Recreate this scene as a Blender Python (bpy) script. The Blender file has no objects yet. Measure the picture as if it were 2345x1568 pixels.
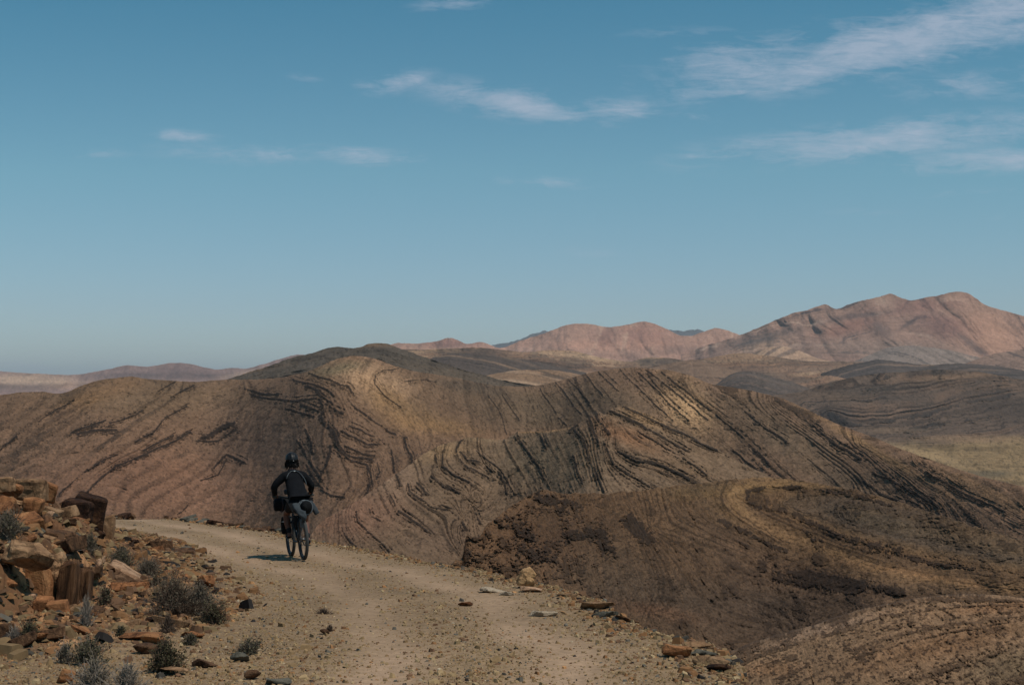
import bpy, bmesh, math, random
import numpy as np
from mathutils import Vector, Matrix, Euler
C = bpy.context.scene
COL = C.collection
PI = math.pi
R = math.radians

# ------------------------------------------------------------------ camera
# picture coordinates used for authoring: a 2345 x 1568 raster, horizon at row 894
F = 2345 * 50 / 36.0
HZ = 894.0
CX = 1172.5
EYE = 1.6
cd = bpy.data.cameras.new("camera")
cd.lens = 50; cd.sensor_width = 36; cd.shift_y = (HZ - 784) / 2345.0
cd.clip_start = 0.2; cd.clip_end = 120000
cam = bpy.data.objects.new("camera", cd); COL.objects.link(cam)
cam.location = (0, 0, EYE); cam.rotation_euler = (R(90), 0, 0)
C.camera = cam

# ------------------------------------------------------------------ sun and sky
SUN_EL = 63.0       # degrees above the horizon
SUN_AZ = -32.0      # degrees, measured from +X (right of the picture) towards +Y; negative = a little behind the camera
sd = bpy.data.lights.new("sun", 'SUN'); sd.energy = 3.6; sd.angle = R(0.55); sd.color = (1.0, 0.93, 0.83)
sun = bpy.data.objects.new("sun", sd); COL.objects.link(sun)
sv = Vector((math.cos(R(SUN_EL)) * math.cos(R(SUN_AZ)), math.cos(R(SUN_EL)) * math.sin(R(SUN_AZ)), math.sin(R(SUN_EL))))
sun.rotation_euler = sv.to_track_quat('Z', 'Y').to_euler()

w = bpy.data.worlds.new("World"); C.world = w; w.use_nodes = True
nt = w.node_tree; N = nt.nodes; L = nt.links
for n in list(N): N.remove(n)
def nd(tree, typ, **kw):
    n = tree.nodes.new(typ)
    for k, v in kw.items(): setattr(n, k, v)
    return n
def mth(tree, op, a, b=None, c=None, clamp=False):
    n = tree.nodes.new('ShaderNodeMath'); n.operation = op; n.use_clamp = clamp
    for i, v in enumerate((a, b, c)):
        if v is None: continue
        if isinstance(v, (int, float)): n.inputs[i].default_value = v
        else: tree.links.new(v, n.inputs[i])
    return n.outputs[0]
def mixc(tree, fac, a, b, mode='MIX'):
    n = tree.nodes.new('ShaderNodeMix'); n.data_type = 'RGBA'; n.blend_type = mode
    for s, v in ((0, fac), (6, a), (7, b)):
        if isinstance(v, (int, float)): n.inputs[s].default_value = v
        elif isinstance(v, tuple): n.inputs[s].default_value = (*v[:3], 1)
        else: tree.links.new(v, n.inputs[s])
    return n.outputs[2]
sky = nd(nt, 'ShaderNodeTexSky', sky_type='NISHITA', sun_disc=False)
sky.sun_elevation = R(SUN_EL); sky.sun_rotation = R(90 - SUN_AZ)
sky.air_density = 1.0; sky.dust_density = 0.6; sky.ozone_density = 1.6; sky.altitude = 1500
# thin cirrus, laid out by direction on the sky
geo = nd(nt, 'ShaderNodeNewGeometry')
sep = nd(nt, 'ShaderNodeSeparateXYZ'); 
tc = nd(nt, 'ShaderNodeTexCoord'); L.new(tc.outputs['Generated'], sep.inputs[0])
yy = mth(nt, 'MAXIMUM', sep.outputs[1], 0.05)
u = mth(nt, 'DIVIDE', sep.outputs[0], yy)      # tangent of azimuth
v = mth(nt, 'DIVIDE', sep.outputs[2], yy)      # tangent of elevation
ramp = nd(nt, 'ShaderNodeValToRGB'); L.new(mth(nt, 'MULTIPLY', v, 3.0, clamp=True), ramp.inputs[0])
er = ramp.color_ramp; er.elements[0].position = 0.0; er.elements[0].color = (.86, .88, .93, 1)
er.elements[1].position = 0.82; er.elements[1].color = (.40, .89, .86, 1)
for p_, c_ in ((.18, (.76, .86, .90, 1)), (.46, (.67, .98, .90, 1))):
    e_ = er.elements.new(p_); e_.color = c_
tint = mixc(nt, 1.0, sky.outputs[0], ramp.outputs[0], 'MULTIPLY')
cmb = nd(nt, 'ShaderNodeCombineXYZ'); L.new(u, cmb.inputs[0]); L.new(v, cmb.inputs[1])
def cloud_noise(scale, sx, sy, rot, detail=8, rough=0.6, dist=0.0):
    mp = nd(nt, 'ShaderNodeMapping'); L.new(cmb.outputs[0], mp.inputs[0])
    mp.inputs['Rotation'].default_value = (0, 0, rot); mp.inputs['Scale'].default_value = (sx, sy, 1)
    t = nd(nt, 'ShaderNodeTexNoise'); L.new(mp.outputs[0], t.inputs['Vector'])
    t.inputs['Scale'].default_value = scale; t.inputs['Detail'].default_value = detail
    t.inputs['Roughness'].default_value = rough; t.inputs['Distortion'].default_value = dist
    return t.outputs[0]
nz1 = cloud_noise(14, 1, 2.6, R(-8), 12, 0.66, 0.5)
nz2 = cloud_noise(34, 1, 6.0, R(-12), 8, 0.7, 0.9)
# (centre x, centre y, half length, half height, tilt deg up to the right, strength)
CL = [(2060,95,470,62,12,1.25),(1880,120,330,48,4,.9),(2290,28,260,60,14,1.2),(1560,75,130,14,2,.35),(2250,190,240,34,6,.45),
      (2020,318,400,40,6,.95),(2290,368,250,26,3,.85),(1600,358,60,9,-4,.45),(2330,215,60,20,0,.3),
      (1190,238,190,34,-9,1.2),(1400,250,110,20,0,.95),(890,192,95,24,10,.75),(1240,225,60,24,15,.6),(1330,240,120,22,-5,.7),(1040,222,90,15,-14,.5),
      (420,312,80,14,-5,.7),(230,352,75,11,2,.5),(640,350,80,20,8,.65),(870,362,140,20,-5,.8),(520,350,240,26,-3,.3),(1250,418,120,14,-3,.5),
      (2220,440,110,13,3,.35),(1990,485,110,12,2,.22),(1050,8,100,14,4,.7),(60,840,95,20,0,.55),(700,180,50,11,-10,.4),(1600,268,100,10,-5,.3),(1300,575,190,18,-3,.14),(200,830,200,14,0,.18),(2300,500,90,10,0,.25)]
acc = None
for (cx, cy, hx, hy, tl, st) in CL:
    U = (cx - CX) / F; V = -(cy - HZ) / F; a = R(tl)
    du = mth(nt, 'SUBTRACT', u, U); dv = mth(nt, 'SUBTRACT', v, V)
    p = mth(nt, 'MULTIPLY_ADD', du, math.cos(a) / (hx / F), mth(nt, 'MULTIPLY', dv, math.sin(a) / (hx / F)))
    q = mth(nt, 'MULTIPLY_ADD', dv, math.cos(a) / (hy / F), mth(nt, 'MULTIPLY', du, -math.sin(a) / (hy / F)))
    r2 = mth(nt, 'MULTIPLY_ADD', p, p, mth(nt, 'MULTIPLY', q, q))
    g = mth(nt, 'MULTIPLY', mth(nt, 'EXPONENT', mth(nt, 'MULTIPLY', r2, -1.1)), st)
    acc = g if acc is None else mth(nt, 'MAXIMUM', acc, g)
nn = mth(nt, 'MULTIPLY_ADD', nz1, 2.5, mth(nt, 'MULTIPLY_ADD', nz2, 1.6, -2.17))
edge = mth(nt, 'MULTIPLY', nn, mth(nt, 'MINIMUM', mth(nt, 'MULTIPLY', acc, 2.5), 1.0))
cf = mth(nt, 'MAXIMUM', mth(nt, 'MULTIPLY_ADD', acc, 0.9, mth(nt, 'ADD', edge, -0.07)), 0.0)
cf = mth(nt, 'MULTIPLY', mth(nt, 'MINIMUM', cf, 1.0), 0.56)
cloudcol = mixc(nt, cf, tint, (5.6, 5.9, 7.0))
bg = nd(nt, 'ShaderNodeBackground'); bg.inputs[1].default_value = 0.112
L.new(cloudcol, bg.inputs[0])
wo = nd(nt, 'ShaderNodeOutputWorld'); L.new(bg.outputs[0], wo.inputs[0])
C.view_settings.view_transform = 'Standard'; C.view_settings.look = 'None'
C.view_settings.exposure = -0.25; C.view_settings.gamma = 1
C.cycles.max_bounces = 5; C.cycles.diffuse_bounces = 2; C.cycles.volume_bounces = 0
C.cycles.transparent_max_bounces = 12

# ------------------------------------------------------------------ helpers
def tag(o, label=None, cat=None, group=None, kind=None):
    if label: o["label"] = label
    if cat: o["category"] = cat
    if group: o["group"] = group
    if kind: o["kind"] = kind
    return o
def empty(name, loc=(0, 0, 0), rz=0.0):
    o = bpy.data.objects.new(name, None); COL.objects.link(o); o.location = loc; o.rotation_euler = (0, 0, rz)
    o.empty_display_size = 0.1
    return o
def link(name, me, mat, parent=None):
    o = bpy.data.objects.new(name, me); COL.objects.link(o)
    if mat is not None: me.materials.append(mat)
    if parent: o.parent = parent
    return o

def _hash(ix, iy, iz, seed):
    h = (ix.astype(np.uint32) * np.uint32(374761393) + iy.astype(np.uint32) * np.uint32(668265263) + iz.astype(np.uint32) * np.uint32(2147483647) + np.uint32((seed * 1274126177) & 0xffffffff))
    h = (h ^ (h >> np.uint32(13))) * np.uint32(1274126177)
    h = (h ^ (h >> np.uint32(16))) * np.uint32(2246822519)
    return (h ^ (h >> np.uint32(15)))
def noise3(x, y, z, seed=0):
    """value noise in -1..1"""
    x, y, z = np.broadcast_arrays(np.asarray(x, dtype=np.float32), np.asarray(y, dtype=np.float32), np.asarray(z, dtype=np.float32))
    fx = np.floor(x); fy = np.floor(y); fz = np.floor(z)
    ix = fx.astype(np.int32); iy = fy.astype(np.int32); iz = fz.astype(np.int32)
    x = x - fx; y = y - fy; z = z - fz
    x = x * x * x * (x * (x * 6 - 15) + 10); y = y * y * y * (y * (y * 6 - 15) + 10); z = z * z * z * (z * (z * 6 - 15) + 10)
    def c(a, b, d): return _hash(ix + a, iy + b, iz + d, seed).astype(np.float32) * np.float32(1/4294967295.0)
    r = 0
    x0 = c(0,0,0) * (1-x) + c(1,0,0) * x; x1 = c(0,1,0) * (1-x) + c(1,1,0) * x
    r0 = x0 * (1-y) + x1 * y
    x0 = c(0,0,1) * (1-x) + c(1,0,1) * x; x1 = c(0,1,1) * (1-x) + c(1,1,1) * x
    r1 = x0 * (1-y) + x1 * y
    return (r0 * (1-z) + r1 * z) * 2 - 1
def fbm(x, y, z=0.0, seed=0, oct=5, gain=0.5, lac=2.07):
    a = 1.0; s = 0; t = 0
    for i in range(oct):
        s = s + a * noise3(x, y, np.asarray(z) + 7.3 * i, seed + i * 17); t += a
        a *= gain; x = np.asarray(x) * lac; y = np.asarray(y) * lac; z = np.asarray(z) * lac
    return s / t
def ridged(x, y, z=0.0, seed=0, oct=4, gain=0.55):
    a = 1.0; s = 0; t = 0
    for i in range(oct):
        s = s + a * (1 - 2 * np.abs(noise3(x, y, np.asarray(z) + 5.1 * i, seed + i * 13))); t += a
        a *= gain; x = np.asarray(x) * 2.1; y = np.asarray(y) * 2.1; z = np.asarray(z) * 2.1
    return s / t
def sstep(a, b, x):
    t = np.clip((x - a) / (b - a), 0, 1); return t * t * (3 - 2 * t)
def curve(pts, x):
    """smooth (monotone-ish Catmull-Rom) curve through points"""
    p = np.array(pts, dtype=float); xs = p[:, 0]; ys = p[:, 1]
    h = np.diff(xs); d = np.diff(ys) / h
    m = np.zeros(len(xs)); m[1:-1] = (d[:-1] * h[1:] + d[1:] * h[:-1]) / (h[:-1] + h[1:]); m[0] = d[0]; m[-1] = d[-1]
    x = np.clip(x, xs[0], xs[-1]); i = np.clip(np.searchsorted(xs, x) - 1, 0, len(xs) - 2)
    t = (x - xs[i]) / h[i]
    return ((2*t**3 - 3*t**2 + 1) * ys[i] + (t**3 - 2*t**2 + t) * h[i] * m[i] + (-2*t**3 + 3*t**2) * ys[i+1] + (t**3 - t**2) * h[i] * m[i+1])

def grid_mesh(name, X, Y, Z, colr=None, mat=None, smooth=True):
    nr, nc = X.shape
    me = bpy.data.meshes.new(name)
    co = np.stack([X, Y, Z], -1).reshape(-1, 3).astype(np.float32)
    idx = np.arange(nr * nc).reshape(nr, nc)
    q = np.stack([idx[:-1, :-1], idx[1:, :-1], idx[1:, 1:], idx[:-1, 1:]], -1).reshape(-1, 4)
    me.vertices.add(len(co)); me.vertices.foreach_set('co', co.ravel())
    me.loops.add(q.size); me.loops.foreach_set('vertex_index', q.ravel().astype(np.int32))
    me.polygons.add(len(q)); me.polygons.foreach_set('loop_start', (np.arange(len(q)) * 4).astype(np.int32))
    me.polygons.foreach_set('loop_total', np.full(len(q), 4, dtype=np.int32))
    me.polygons.foreach_set('use_smooth', np.full(len(q), smooth))
    me.update(calc_edges=True)
    if colr is not None:
        a = me.attributes.new('Col', 'FLOAT_COLOR', 'POINT')
        c4 = np.ones((nr * nc, 4), dtype=np.float32); c4[:, :3] = colr.reshape(-1, 3); a.data.foreach_set('color', c4.ravel())
    return link(name, me, mat)

def lin(r, g, b):
    f = lambda c: ((c / 255 + 0.055) / 1.055) ** 2.4 if c > 10 else c / 255 / 12.92
    return np.array([f(r), f(g), f(b)])

def terrain_mat(name, scales, speck=0.35, bump=0.5, bdist=1.0, rough=0.95):
    """vertex rock colour times fine procedural grain at world scales (metres)"""
    m = bpy.data.materials.new(name); m.use_nodes = True; t = m.node_tree; n = t.nodes
    bs = n['Principled BSDF']; bs.inputs['Roughness'].default_value = rough; bs.inputs['Specular IOR Level'].default_value = 0.15
    at = nd(t, 'ShaderNodeAttribute', attribute_name='Col')
    tcd = nd(t, 'ShaderNodeTexCoord'); fac = None; hsum = None
    for i, s in enumerate(scales):
        nz = nd(t, 'ShaderNodeTexNoise'); t.links.new(tcd.outputs['Object'], nz.inputs['Vector'])
        nz.inputs['Scale'].default_value = 1.0 / s; nz.inputs['Detail'].default_value = 6; nz.inputs['Roughness'].default_value = 0.72
        hsum = nz.outputs[0] if hsum is None else mth(t, 'ADD', hsum, mth(t, 'MULTIPLY', nz.outputs[0], 0.5))
    cnt = 1 + 0.5 * (len(scales) - 1)
    k = mth(t, 'MULTIPLY_ADD', hsum, speck * 6 / cnt, 1 - speck * 3)
    k = mth(t, 'MAXIMUM', k, 0.25); k = mth(t, 'MINIMUM', k, 2.2)
    hs = nd(t, 'ShaderNodeCombineColor'); 
    for i in range(3): t.links.new(k, hs.inputs[i])
    c = mixc(t, 1.0, at.outputs['Color'], hs.outputs[0], 'MULTIPLY')
    t.links.new(c, bs.inputs['Base Color'])
    if bump > 0:
        b = nd(t, 'ShaderNodeBump'); b.inputs['Strength'].default_value = bump; b.inputs['Distance'].default_value = bdist
        t.links.new(hsum, b.inputs['Height']); t.links.new(b.outputs[0], bs.inputs['Normal'])
    return m
# ------------------------------------------------------------------ folded strata as a smooth field through traced bedding lines
def strata_field(lines, box, cell=6.0, iters=900):
    x0, y0, x1, y1 = box
    nx = int((x1 - x0) / cell) + 1; ny = int((y1 - y0) / cell) + 1
    fix = np.zeros((ny, nx), bool); val = np.zeros((ny, nx)); PP = []; VV = []
    for v_, pts in lines:
        p = np.array(pts, float)
        for a, b in zip(p[:-1], p[1:]):
            k = int(max(abs(b - a)) / (cell * 0.5)) + 2
            for tt in np.linspace(0, 1, k):
                q = a + (b - a) * tt; i = int(round((q[1] - y0) / cell)); j = int(round((q[0] - x0) / cell))
                if 0 <= i < ny and 0 <= j < nx: fix[i, j] = True; val[i, j] = v_
                if len(PP) == 0 or abs(tt) < 1e-9 or k > 2: PP.append(q); VV.append(v_)
    PP = np.array(PP); VV = np.array(VV)
    gy, gx = np.mgrid[0:ny, 0:nx]; gx = gx * cell + x0; gy = gy * cell + y0
    d2 = (gx[..., None] - PP[:, 0]) ** 2 + (gy[..., None] - PP[:, 1]) ** 2 + 25
    wt = d2 ** -2.2; s = (wt * VV).sum(-1) / wt.sum(-1)
    s[fix] = val[fix]
    for it in range(iters):
        p = np.pad(s, 1, mode='edge')
        # linear extrapolation at the rim keeps the beds running out of the picture
        p[0] = 2 * p[1] - p[2]; p[-1] = 2 * p[-2] - p[-3]; p[:, 0] = 2 * p[:, 1] - p[:, 2]; p[:, -1] = 2 * p[:, -2] - p[:, -3]
        s2 = (p[:-2, 1:-1] + p[2:, 1:-1] + p[1:-1, :-2] + p[1:-1, 2:]) / 4
        s = np.where(fix, val, s2)
    def f(x, y):
        u_ = np.clip((x - x0) / cell, 0, nx - 1.001); v_ = np.clip((y - y0) / cell, 0, ny - 1.001)
        i = v_.astype(int); j = u_.astype(int); a = u_ - j; b = v_ - i
        return (s[i, j] * (1-a) * (1-b) + s[i, j+1] * a * (1-b) + s[i+1, j] * (1-a) * b + s[i+1, j+1] * a * b)
    return f
def line_mask(lines, x, y, width):
    """strength of the traced ledges near each point (0..1), and signed offset across the ledge"""
    m = np.zeros(x.shape)
    for item in lines:
        w_ = item[0]; p = np.array(item[1], float)
        for a, b in zip(p[:-1], p[1:]):
            lo = np.minimum(a, b) - width * w_ * 3 - 2; hi = np.maximum(a, b) + width * w_ * 3 + 2
            sel = (x > lo[0]) & (x < hi[0]) & (y > lo[1]) & (y < hi[1])
            if not sel.any(): continue
            px = x[sel] - a[0]; py = y[sel] - a[1]; d = b - a; L2 = (d ** 2).sum() + 1e-9
            tt = np.clip((px * d[0] + py * d[1]) / L2, 0, 1)
            dist = np.hypot(px - tt * d[0], py - tt * d[1])
            m[sel] = np.maximum(m[sel], np.exp(-(dist / (width * w_)) ** 2))
    return m
def n1(s, k, seed): return noise3(s * k, s * 0 + 0.5, s * 0 + 0.5, seed)

def sheet(name, x0, x1, dx, dy, crest, bottom, D0, slope, look, mat, crest_rough=(0, 30, 1), back=0.35, back_drop=0.35, backrows=14, relief=(), gain=1.0, grain=1.0):
    """a hillside: crest and foot by direction, distance from the slope angle, then relief; the far side falls away behind"""
    xs = np.arange(x0, x1 + dx, dx, dtype=float)
    yc = curve(crest, xs) if not callable(crest) else crest(xs)
    ca, cl_, sd_ = crest_rough
    yc0 = yc
    if ca: yc = yc + ca * fbm(xs / cl_, xs * 0, 0.3, sd_, 5, 0.6)
    yb = np.maximum(curve(bottom, xs) if not callable(bottom) else bottom(xs), yc + 6)
    nr = int(np.max(yb - yc) / dy) + 2
    v_ = np.linspace(0, 1, nr)[:, None]
    x = np.broadcast_to(xs, (nr, len(xs))); y = yc + v_ * (yb - yc)
    d0 = curve(D0, xs) if not callable(D0) else D0(xs)
    T = slope(x, y, v_)
    e = -(y - HZ) / F
    den = np.maximum(T - e, 0.05)
    dl = np.zeros_like(y); dl[1:] = (e[1:] - e[:-1]) / (0.5 * (den[1:] + den[:-1]))
    k8 = max(2, int(24 / dy)); kw = int(110 / dx); kn_ = np.hanning(2 * kw + 3); kn_ /= kn_.sum()
    ysm = np.convolve(np.pad(yc0, kw + 1, mode='reflect', reflect_type='odd'), kn_, 'valid')
    d0 = d0 * np.exp(((ysm - yc) / F) / den[min(k8, nr - 1)])
    D = d0 * np.exp(np.cumsum(dl, 0))
    X = (x - CX) / F * D; Z = e * D
    colr, disp = look(x, y, X, D, Z, v_)
    for (amp, lam, kind, sd2) in relief:
        if kind == 'g':     # spurs and gullies running down the slope
            wv_ = .7 * fbm(X / lam / 2, D / lam / 4, 0, sd2 + 50, 3)
            disp = disp + amp * ridged(X / lam + wv_, D / lam / 3.2, Z * 0, sd2, 4)
            continue
        f_ = ridged if kind == 'r' else fbm
        disp = disp + amp * f_(X / lam, D / lam, Z / lam, sd2, 4)
    gr_ = 1 + .26 * fbm(x / 2.6, y / 2.6, .3, 901, 2) + .12 * fbm(x / 9, y / 6, .3, 902, 3) * grain
    dots = grain * .42 * sstep(.30, .48, fbm(x / 4.2, y / 3.2, .8, 903, 2))
    colr = colr * (gain(x, y)[..., None] if callable(gain) else gain) * (np.clip(gr_, .4, 1.6) * (1 - dots))[..., None] * np.array([1.04, 1.0, .87] if grain > .9 else [1.03, 1.0, .94])
    D2 = D + disp
    # far side
    t = np.linspace(0, 1, backrows + 1)[1:, None] ** 1.4
    Db = D2[0] * (1 + back * t); eb = e[0] * D2[0]
    Zb = eb - back_drop * D2[0] * back * (t ** 1.5)
    Xb = (xs - CX) / F * Db
    X = (x - CX) / F * D2; Z = e * D2
    XX = np.concatenate([Xb[::-1], X]); YY = np.concatenate([Db[::-1], D2]); ZZ = np.concatenate([Zb[::-1], Z]) + EYE
    CC = np.concatenate([np.broadcast_to(colr[0], (backrows,) + colr[0].shape), colr])
    # the slope runs on down to the valley floor
    tk = (np.arange(1, 15) / 14.)[:, None]; fall = np.maximum(ZZ[-1] + 133., 1.0)
    Zs = ZZ[-1] - fall * tk; Ds = np.maximum(YY[-1] - fall * tk / 1.25, 9.0) + 1.5 * fbm(XX[-1] / 9, tk * fall / 9, 0.2, 77, 4) * np.minimum(1, tk * 5)
    XX = np.concatenate([XX, (xs - CX) / F * Ds]); YY = np.concatenate([YY, Ds]); ZZ = np.concatenate([ZZ, Zs]); cm_ = np.stack([np.convolve(np.pad(colr[-8:, :, i_].mean(0), 40, mode='edge'), np.ones(81) / 81, 'valid') for i_ in range(3)], -1); sl_ = float(np.median(YY[-15])) / 60
    CC = np.concatenate([CC, cm_[None] * (1 + .35 * fbm(XX[-14:] / sl_, YY[-14:] / sl_, ZZ[-14:] / sl_, 78, 4))[..., None]])
    o = grid_mesh(name, XX, YY, ZZ, np.clip(CC, 0.004, 0.9), mat)
    tag(o, kind="structure")
    return o
def blobs(c, x, y, lst):
    """patches of differently coloured rock, and sunlit patches painted in: (x, y, rx, ry, tilt, colour, strength)"""
    for (bx, by, rx, ry, tl, cl_, st) in lst:
        a = R(tl); dx_ = x - bx; dy_ = y - by
        p = (dx_ * math.cos(a) - dy_ * math.sin(a)) / rx; q = (dx_ * math.sin(a) + dy_ * math.cos(a)) / ry
        nzz = fbm(x / (rx * 0.6 + 8), y / (ry * 0.6 + 8), 0.1, int(bx) % 97, 4) * 0.5
        g = (np.exp(-np.maximum(p * p + q * q + nzz, 0) ** 1.3) * st)[..., None]
        c = c * (1 - g) + np.array(cl_) * g
    return c

# albedos
ROCK = lin(128, 108, 92); ROCKP = lin(150, 120, 104); TAN = lin(176, 142, 104); DARK = lin(50, 45, 44); GREYB = lin(104, 95, 88); PINK = lin(196, 158, 142); PALE = lin(205, 172, 146)
SHADY = lin(86, 76, 70)

def ragged(p, x, y, seed, amp=.5, lo=.42, hi=.62, sc=4.5):
    return sstep(lo, hi, p + amp * fbm(x / sc, y / sc, 0.4, seed, 3, .65))
def beds(s, k, seed, x, y, strength=.55, sc=3.6):
    """evenly stacked thin beds following the strata, each of its own strength and broken along its length"""
    ph = s * k + .18 * fbm(x / 90, y / 90, .1, seed, 3)
    p_ = .5 + .5 * np.cos(2 * PI * ph)
    amp = .55 + .9 * noise3(np.round(ph) * .77, x / 150, y / 150, seed + 1) + .35 * fbm(x / 40, y / 40, .6, seed + 2, 3)
    return ragged(p_ * np.clip(amp, 0, 1.3), x, y, seed + 3, .55, strength, strength + .3, sc)
def bands(s, k, seed, x, y, lo=0.25, hi=0.55, brk=0.5, bscale=22):
    """dark bed outcrops: thin beds along the strata field, broken up along their length"""
    b = n1(s, k, seed) * 0.6 + n1(s, k * 2.3, seed + 5) * 0.5
    br = fbm(x / bscale, y / bscale, 0.2, seed + 9, 4)
    return sstep(lo, hi, b + brk * br)

# ---- farthest blue slivers
def look_plain(base, amp=0.15, sc=60, seed=3):
    def f(x, y, X, D, Z, v_):
        k = 1 + amp * fbm(x / sc, y / (sc * 0.4), 0.1, seed, 5)
        return base * k[..., None], np.zeros_like(x)
    return f
m_far = terrain_mat("distant_rock", (260, 60), 0.10, 0.25, 20)
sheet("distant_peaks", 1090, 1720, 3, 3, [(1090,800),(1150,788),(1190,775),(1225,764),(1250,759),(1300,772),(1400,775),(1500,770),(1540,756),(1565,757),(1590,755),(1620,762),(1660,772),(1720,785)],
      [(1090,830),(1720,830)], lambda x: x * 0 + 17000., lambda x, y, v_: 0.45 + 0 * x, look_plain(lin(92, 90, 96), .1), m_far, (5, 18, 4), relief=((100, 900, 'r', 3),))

# ---- far left range
FL = [(-300,846),(-100,840),(0,850),(60,854),(140,858),(175,858),(210,852),(245,846),(290,836),(340,839),(390,831),(430,832),(470,841),(500,846),(530,842),(560,844),(600,834),(640,822),(680,812),(720,815),(800,830),(900,850)]
def look_fl(x, y, X, D, Z, v_):
    c = np.ones(x.shape + (3,)) * lin(150, 122, 116)
    c = blobs(c, x, y, [(60,872,110,16,0,PALE,.8),(250,880,150,10,3,lin(190,150,125),.6),(330,862,120,10,0,lin(100,84,82),.6),(430,850,60,16,0,lin(110,90,88),.6),(600,852,90,8,8,PALE,.8),(470,862,60,10,0,lin(105,88,84),.6),(30,888,90,8,0,lin(115,92,84),.6)])
    s = (y - 840) / 9 + 0.8 * fbm(x / 90, y / 30, 0, 8, 4)
    b = bands(s, 0.9, 21, x, y, .1, .5)
    c = c * (1 - .25 * b)[..., None]
    return c, np.zeros_like(x)
m_mt = terrain_mat("mountain_rock", (60, 15), 0.22, 0.4, 8)
sheet("mountains", -320, 920, 2.6, 2.0, FL, [(-320,925),(920,925)], lambda x: x * 0 + 9000., lambda x, y, v_: 0.40 + 0.08 * fbm(x / 120, y / 60, 0, 5, 3), look_fl, m_mt, (1.6, 22, 5), gain=.8, relief=((120, 1100, 'f', 5), (90, 420, 'g', 6), (20, 110, 'g', 8)), grain=.3)

# ---- pink range in the middle distance
PR = [(800,812),(870,796),(900,787),(960,786),(1000,781),(1030,773),(1048,778),(1065,786),(1100,783),(1150,796),(1190,780),(1230,768),(1262,757),(1290,746),(1320,741),(1350,742),(1400,749),(1430,744),(1455,739),(1478,736),(1500,742),(1530,755),(1560,768),(1585,768),(1610,760),(1640,751),(1665,756),(1700,768),(1740,765),(1800,775),(1850,790)]
def look_pr(x, y, X, D, Z, v_):
    c = np.ones(x.shape + (3,)) * lin(172, 134, 118)
    c = blobs(c, x, y, [(1030,785,60,12,0,lin(135,98,90),.7),(1000,805,150,7,0,lin(205,160,130),.6),(1200,800,70,8,10,PINK,.5),(1480,765,60,30,0,lin(165,118,104),.6),(1400,790,200,12,0,lin(200,150,128),.5),(1385,770,26,22,0,lin(150,110,98),.6),(1560,800,80,10,0,lin(130,104,94),.7),(1150,812,200,8,0,lin(140,112,100),.5)])
    s = x / 9.0 + (y - 760) / 22.0 + 1.6 * fbm(x / 60, y / 40, 0, 31, 4)
    b = bands(s, 0.6, 24, x, y, .25, .7)
    c = c * (1 - .34 * b)[..., None]; pl_ = bands(s + 3.3, .9, 28, x, y, .2, .6)[..., None] * .45; c = c * (1 - pl_) + lin(206, 172, 150) * pl_
    c = c * (1 + 0.10 * fbm(x / 20, y / 12, 0, 33, 4))[..., None]
    return c, np.zeros_like(x)
sheet("mountains", 800, 1850, 2.2, 1.8, PR, [(800,850),(1850,870)], lambda x: x * 0 + 7600., lambda x, y, v_: 0.50 + 0 * x, look_pr, m_mt, (1.6, 16, 6),
      gain=.84, relief=((110, 900, 'f', 15), (110, 380, 'g', 16), (26, 110, 'g', 17)), grain=.3)

# ---- the big mountain on the right
BR = [(1560,812),(1620,790),(1680,773),(1720,757),(1760,740),(1800,723),(1822,715),(1850,709),(1870,702),(1890,697),(1915,707),(1940,698),(1975,688),(2010,680),(2040,673),(2060,680),(2080,686),(2130,679),(2165,673),(2195,667),(2215,671),(2235,684),(2260,699),(2290,708),(2345,724),(2450,745),(2600,735),(2800,760)]
BRL = [(0,[(1600,800),(1750,765),(1900,735),(2005,722),(2050,705)]),(-1,[(1560,790),(1700,752),(1850,708),(1960,690)]),
       (1,[(1672,787),(1752,765),(1808,750),(1860,762),(1900,768),(1929,779)]),(2,[(1700,800),(1820,790),(1929,785),(2000,770),(2060,790)]),
       (1.5,[(2083,747),(2091,736),(2120,732),(2170,735)]),(2.2,[(2010,738),(2028,758),(2083,765),(2140,787),(2212,809),(2345,830)]),
       (0.5,[(2183,761),(2212,790),(2242,809),(2300,820)]),(-.5,[(2150,700),(2230,745),(2345,790)]),
       (3.2,[(1715,828),(1863,824),(2010,828),(2194,842),(2345,860)]),(4.2,[(1600,850),(1750,850),(2000,850),(2345,880)])]
bf = strata_field(BRL, (1500, 640, 2800, 920), 7, 500)
def look_br(x, y, X, D, Z, v_):
    c = np.ones(x.shape + (3,)) * lin(156, 124, 110)
    s = bf(x, y) + 0.10 * fbm(x / 40, y / 25, 0, 41, 4)
    b = ragged(bands(s, 5.0, 43, x, y, .0, .5, .5, 70), x, y, 212, .5, .4, .9, 6); fineb = bands(s, 14, 44, x, y, -.1, .5, .4, 70)
    c = c * (1.06 - .26 * fineb)[..., None]
    pale = bands(s, 2.1, 47, x, y, .3, .6, .4, 60)
    c = c * (1 - pale[..., None] * .6) + lin(206, 172, 152) * pale[..., None] * .6
    c = c * (1 - b[..., None] * .75) + lin(78, 70, 72) * b[..., None] * .75
    c = blobs(c, x, y, [(2260,760,110,60,-30,lin(196,148,124),.6),(2100,700,120,16,6,lin(140,98,88),.5),(2160,745,70,28,-10,lin(128,92,86),.6),(1940,750,70,18,15,lin(150,104,90),.6),(2040,800,180,20,-4,lin(150,130,118),.5),(1740,800,70,22,10,lin(190,155,130),.5),(2240,800,60,9,-38,lin(80,70,70),.7),(1740,775,90,9,14,lin(92,84,82),.6),
        (2020,755,26,12,-35,lin(84,76,76),.6),(1960,724,90,6,8,lin(90,78,78),.6),(2080,742,30,5,30,lin(80,70,70),.6)])
    return c, np.zeros_like(x)
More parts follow.
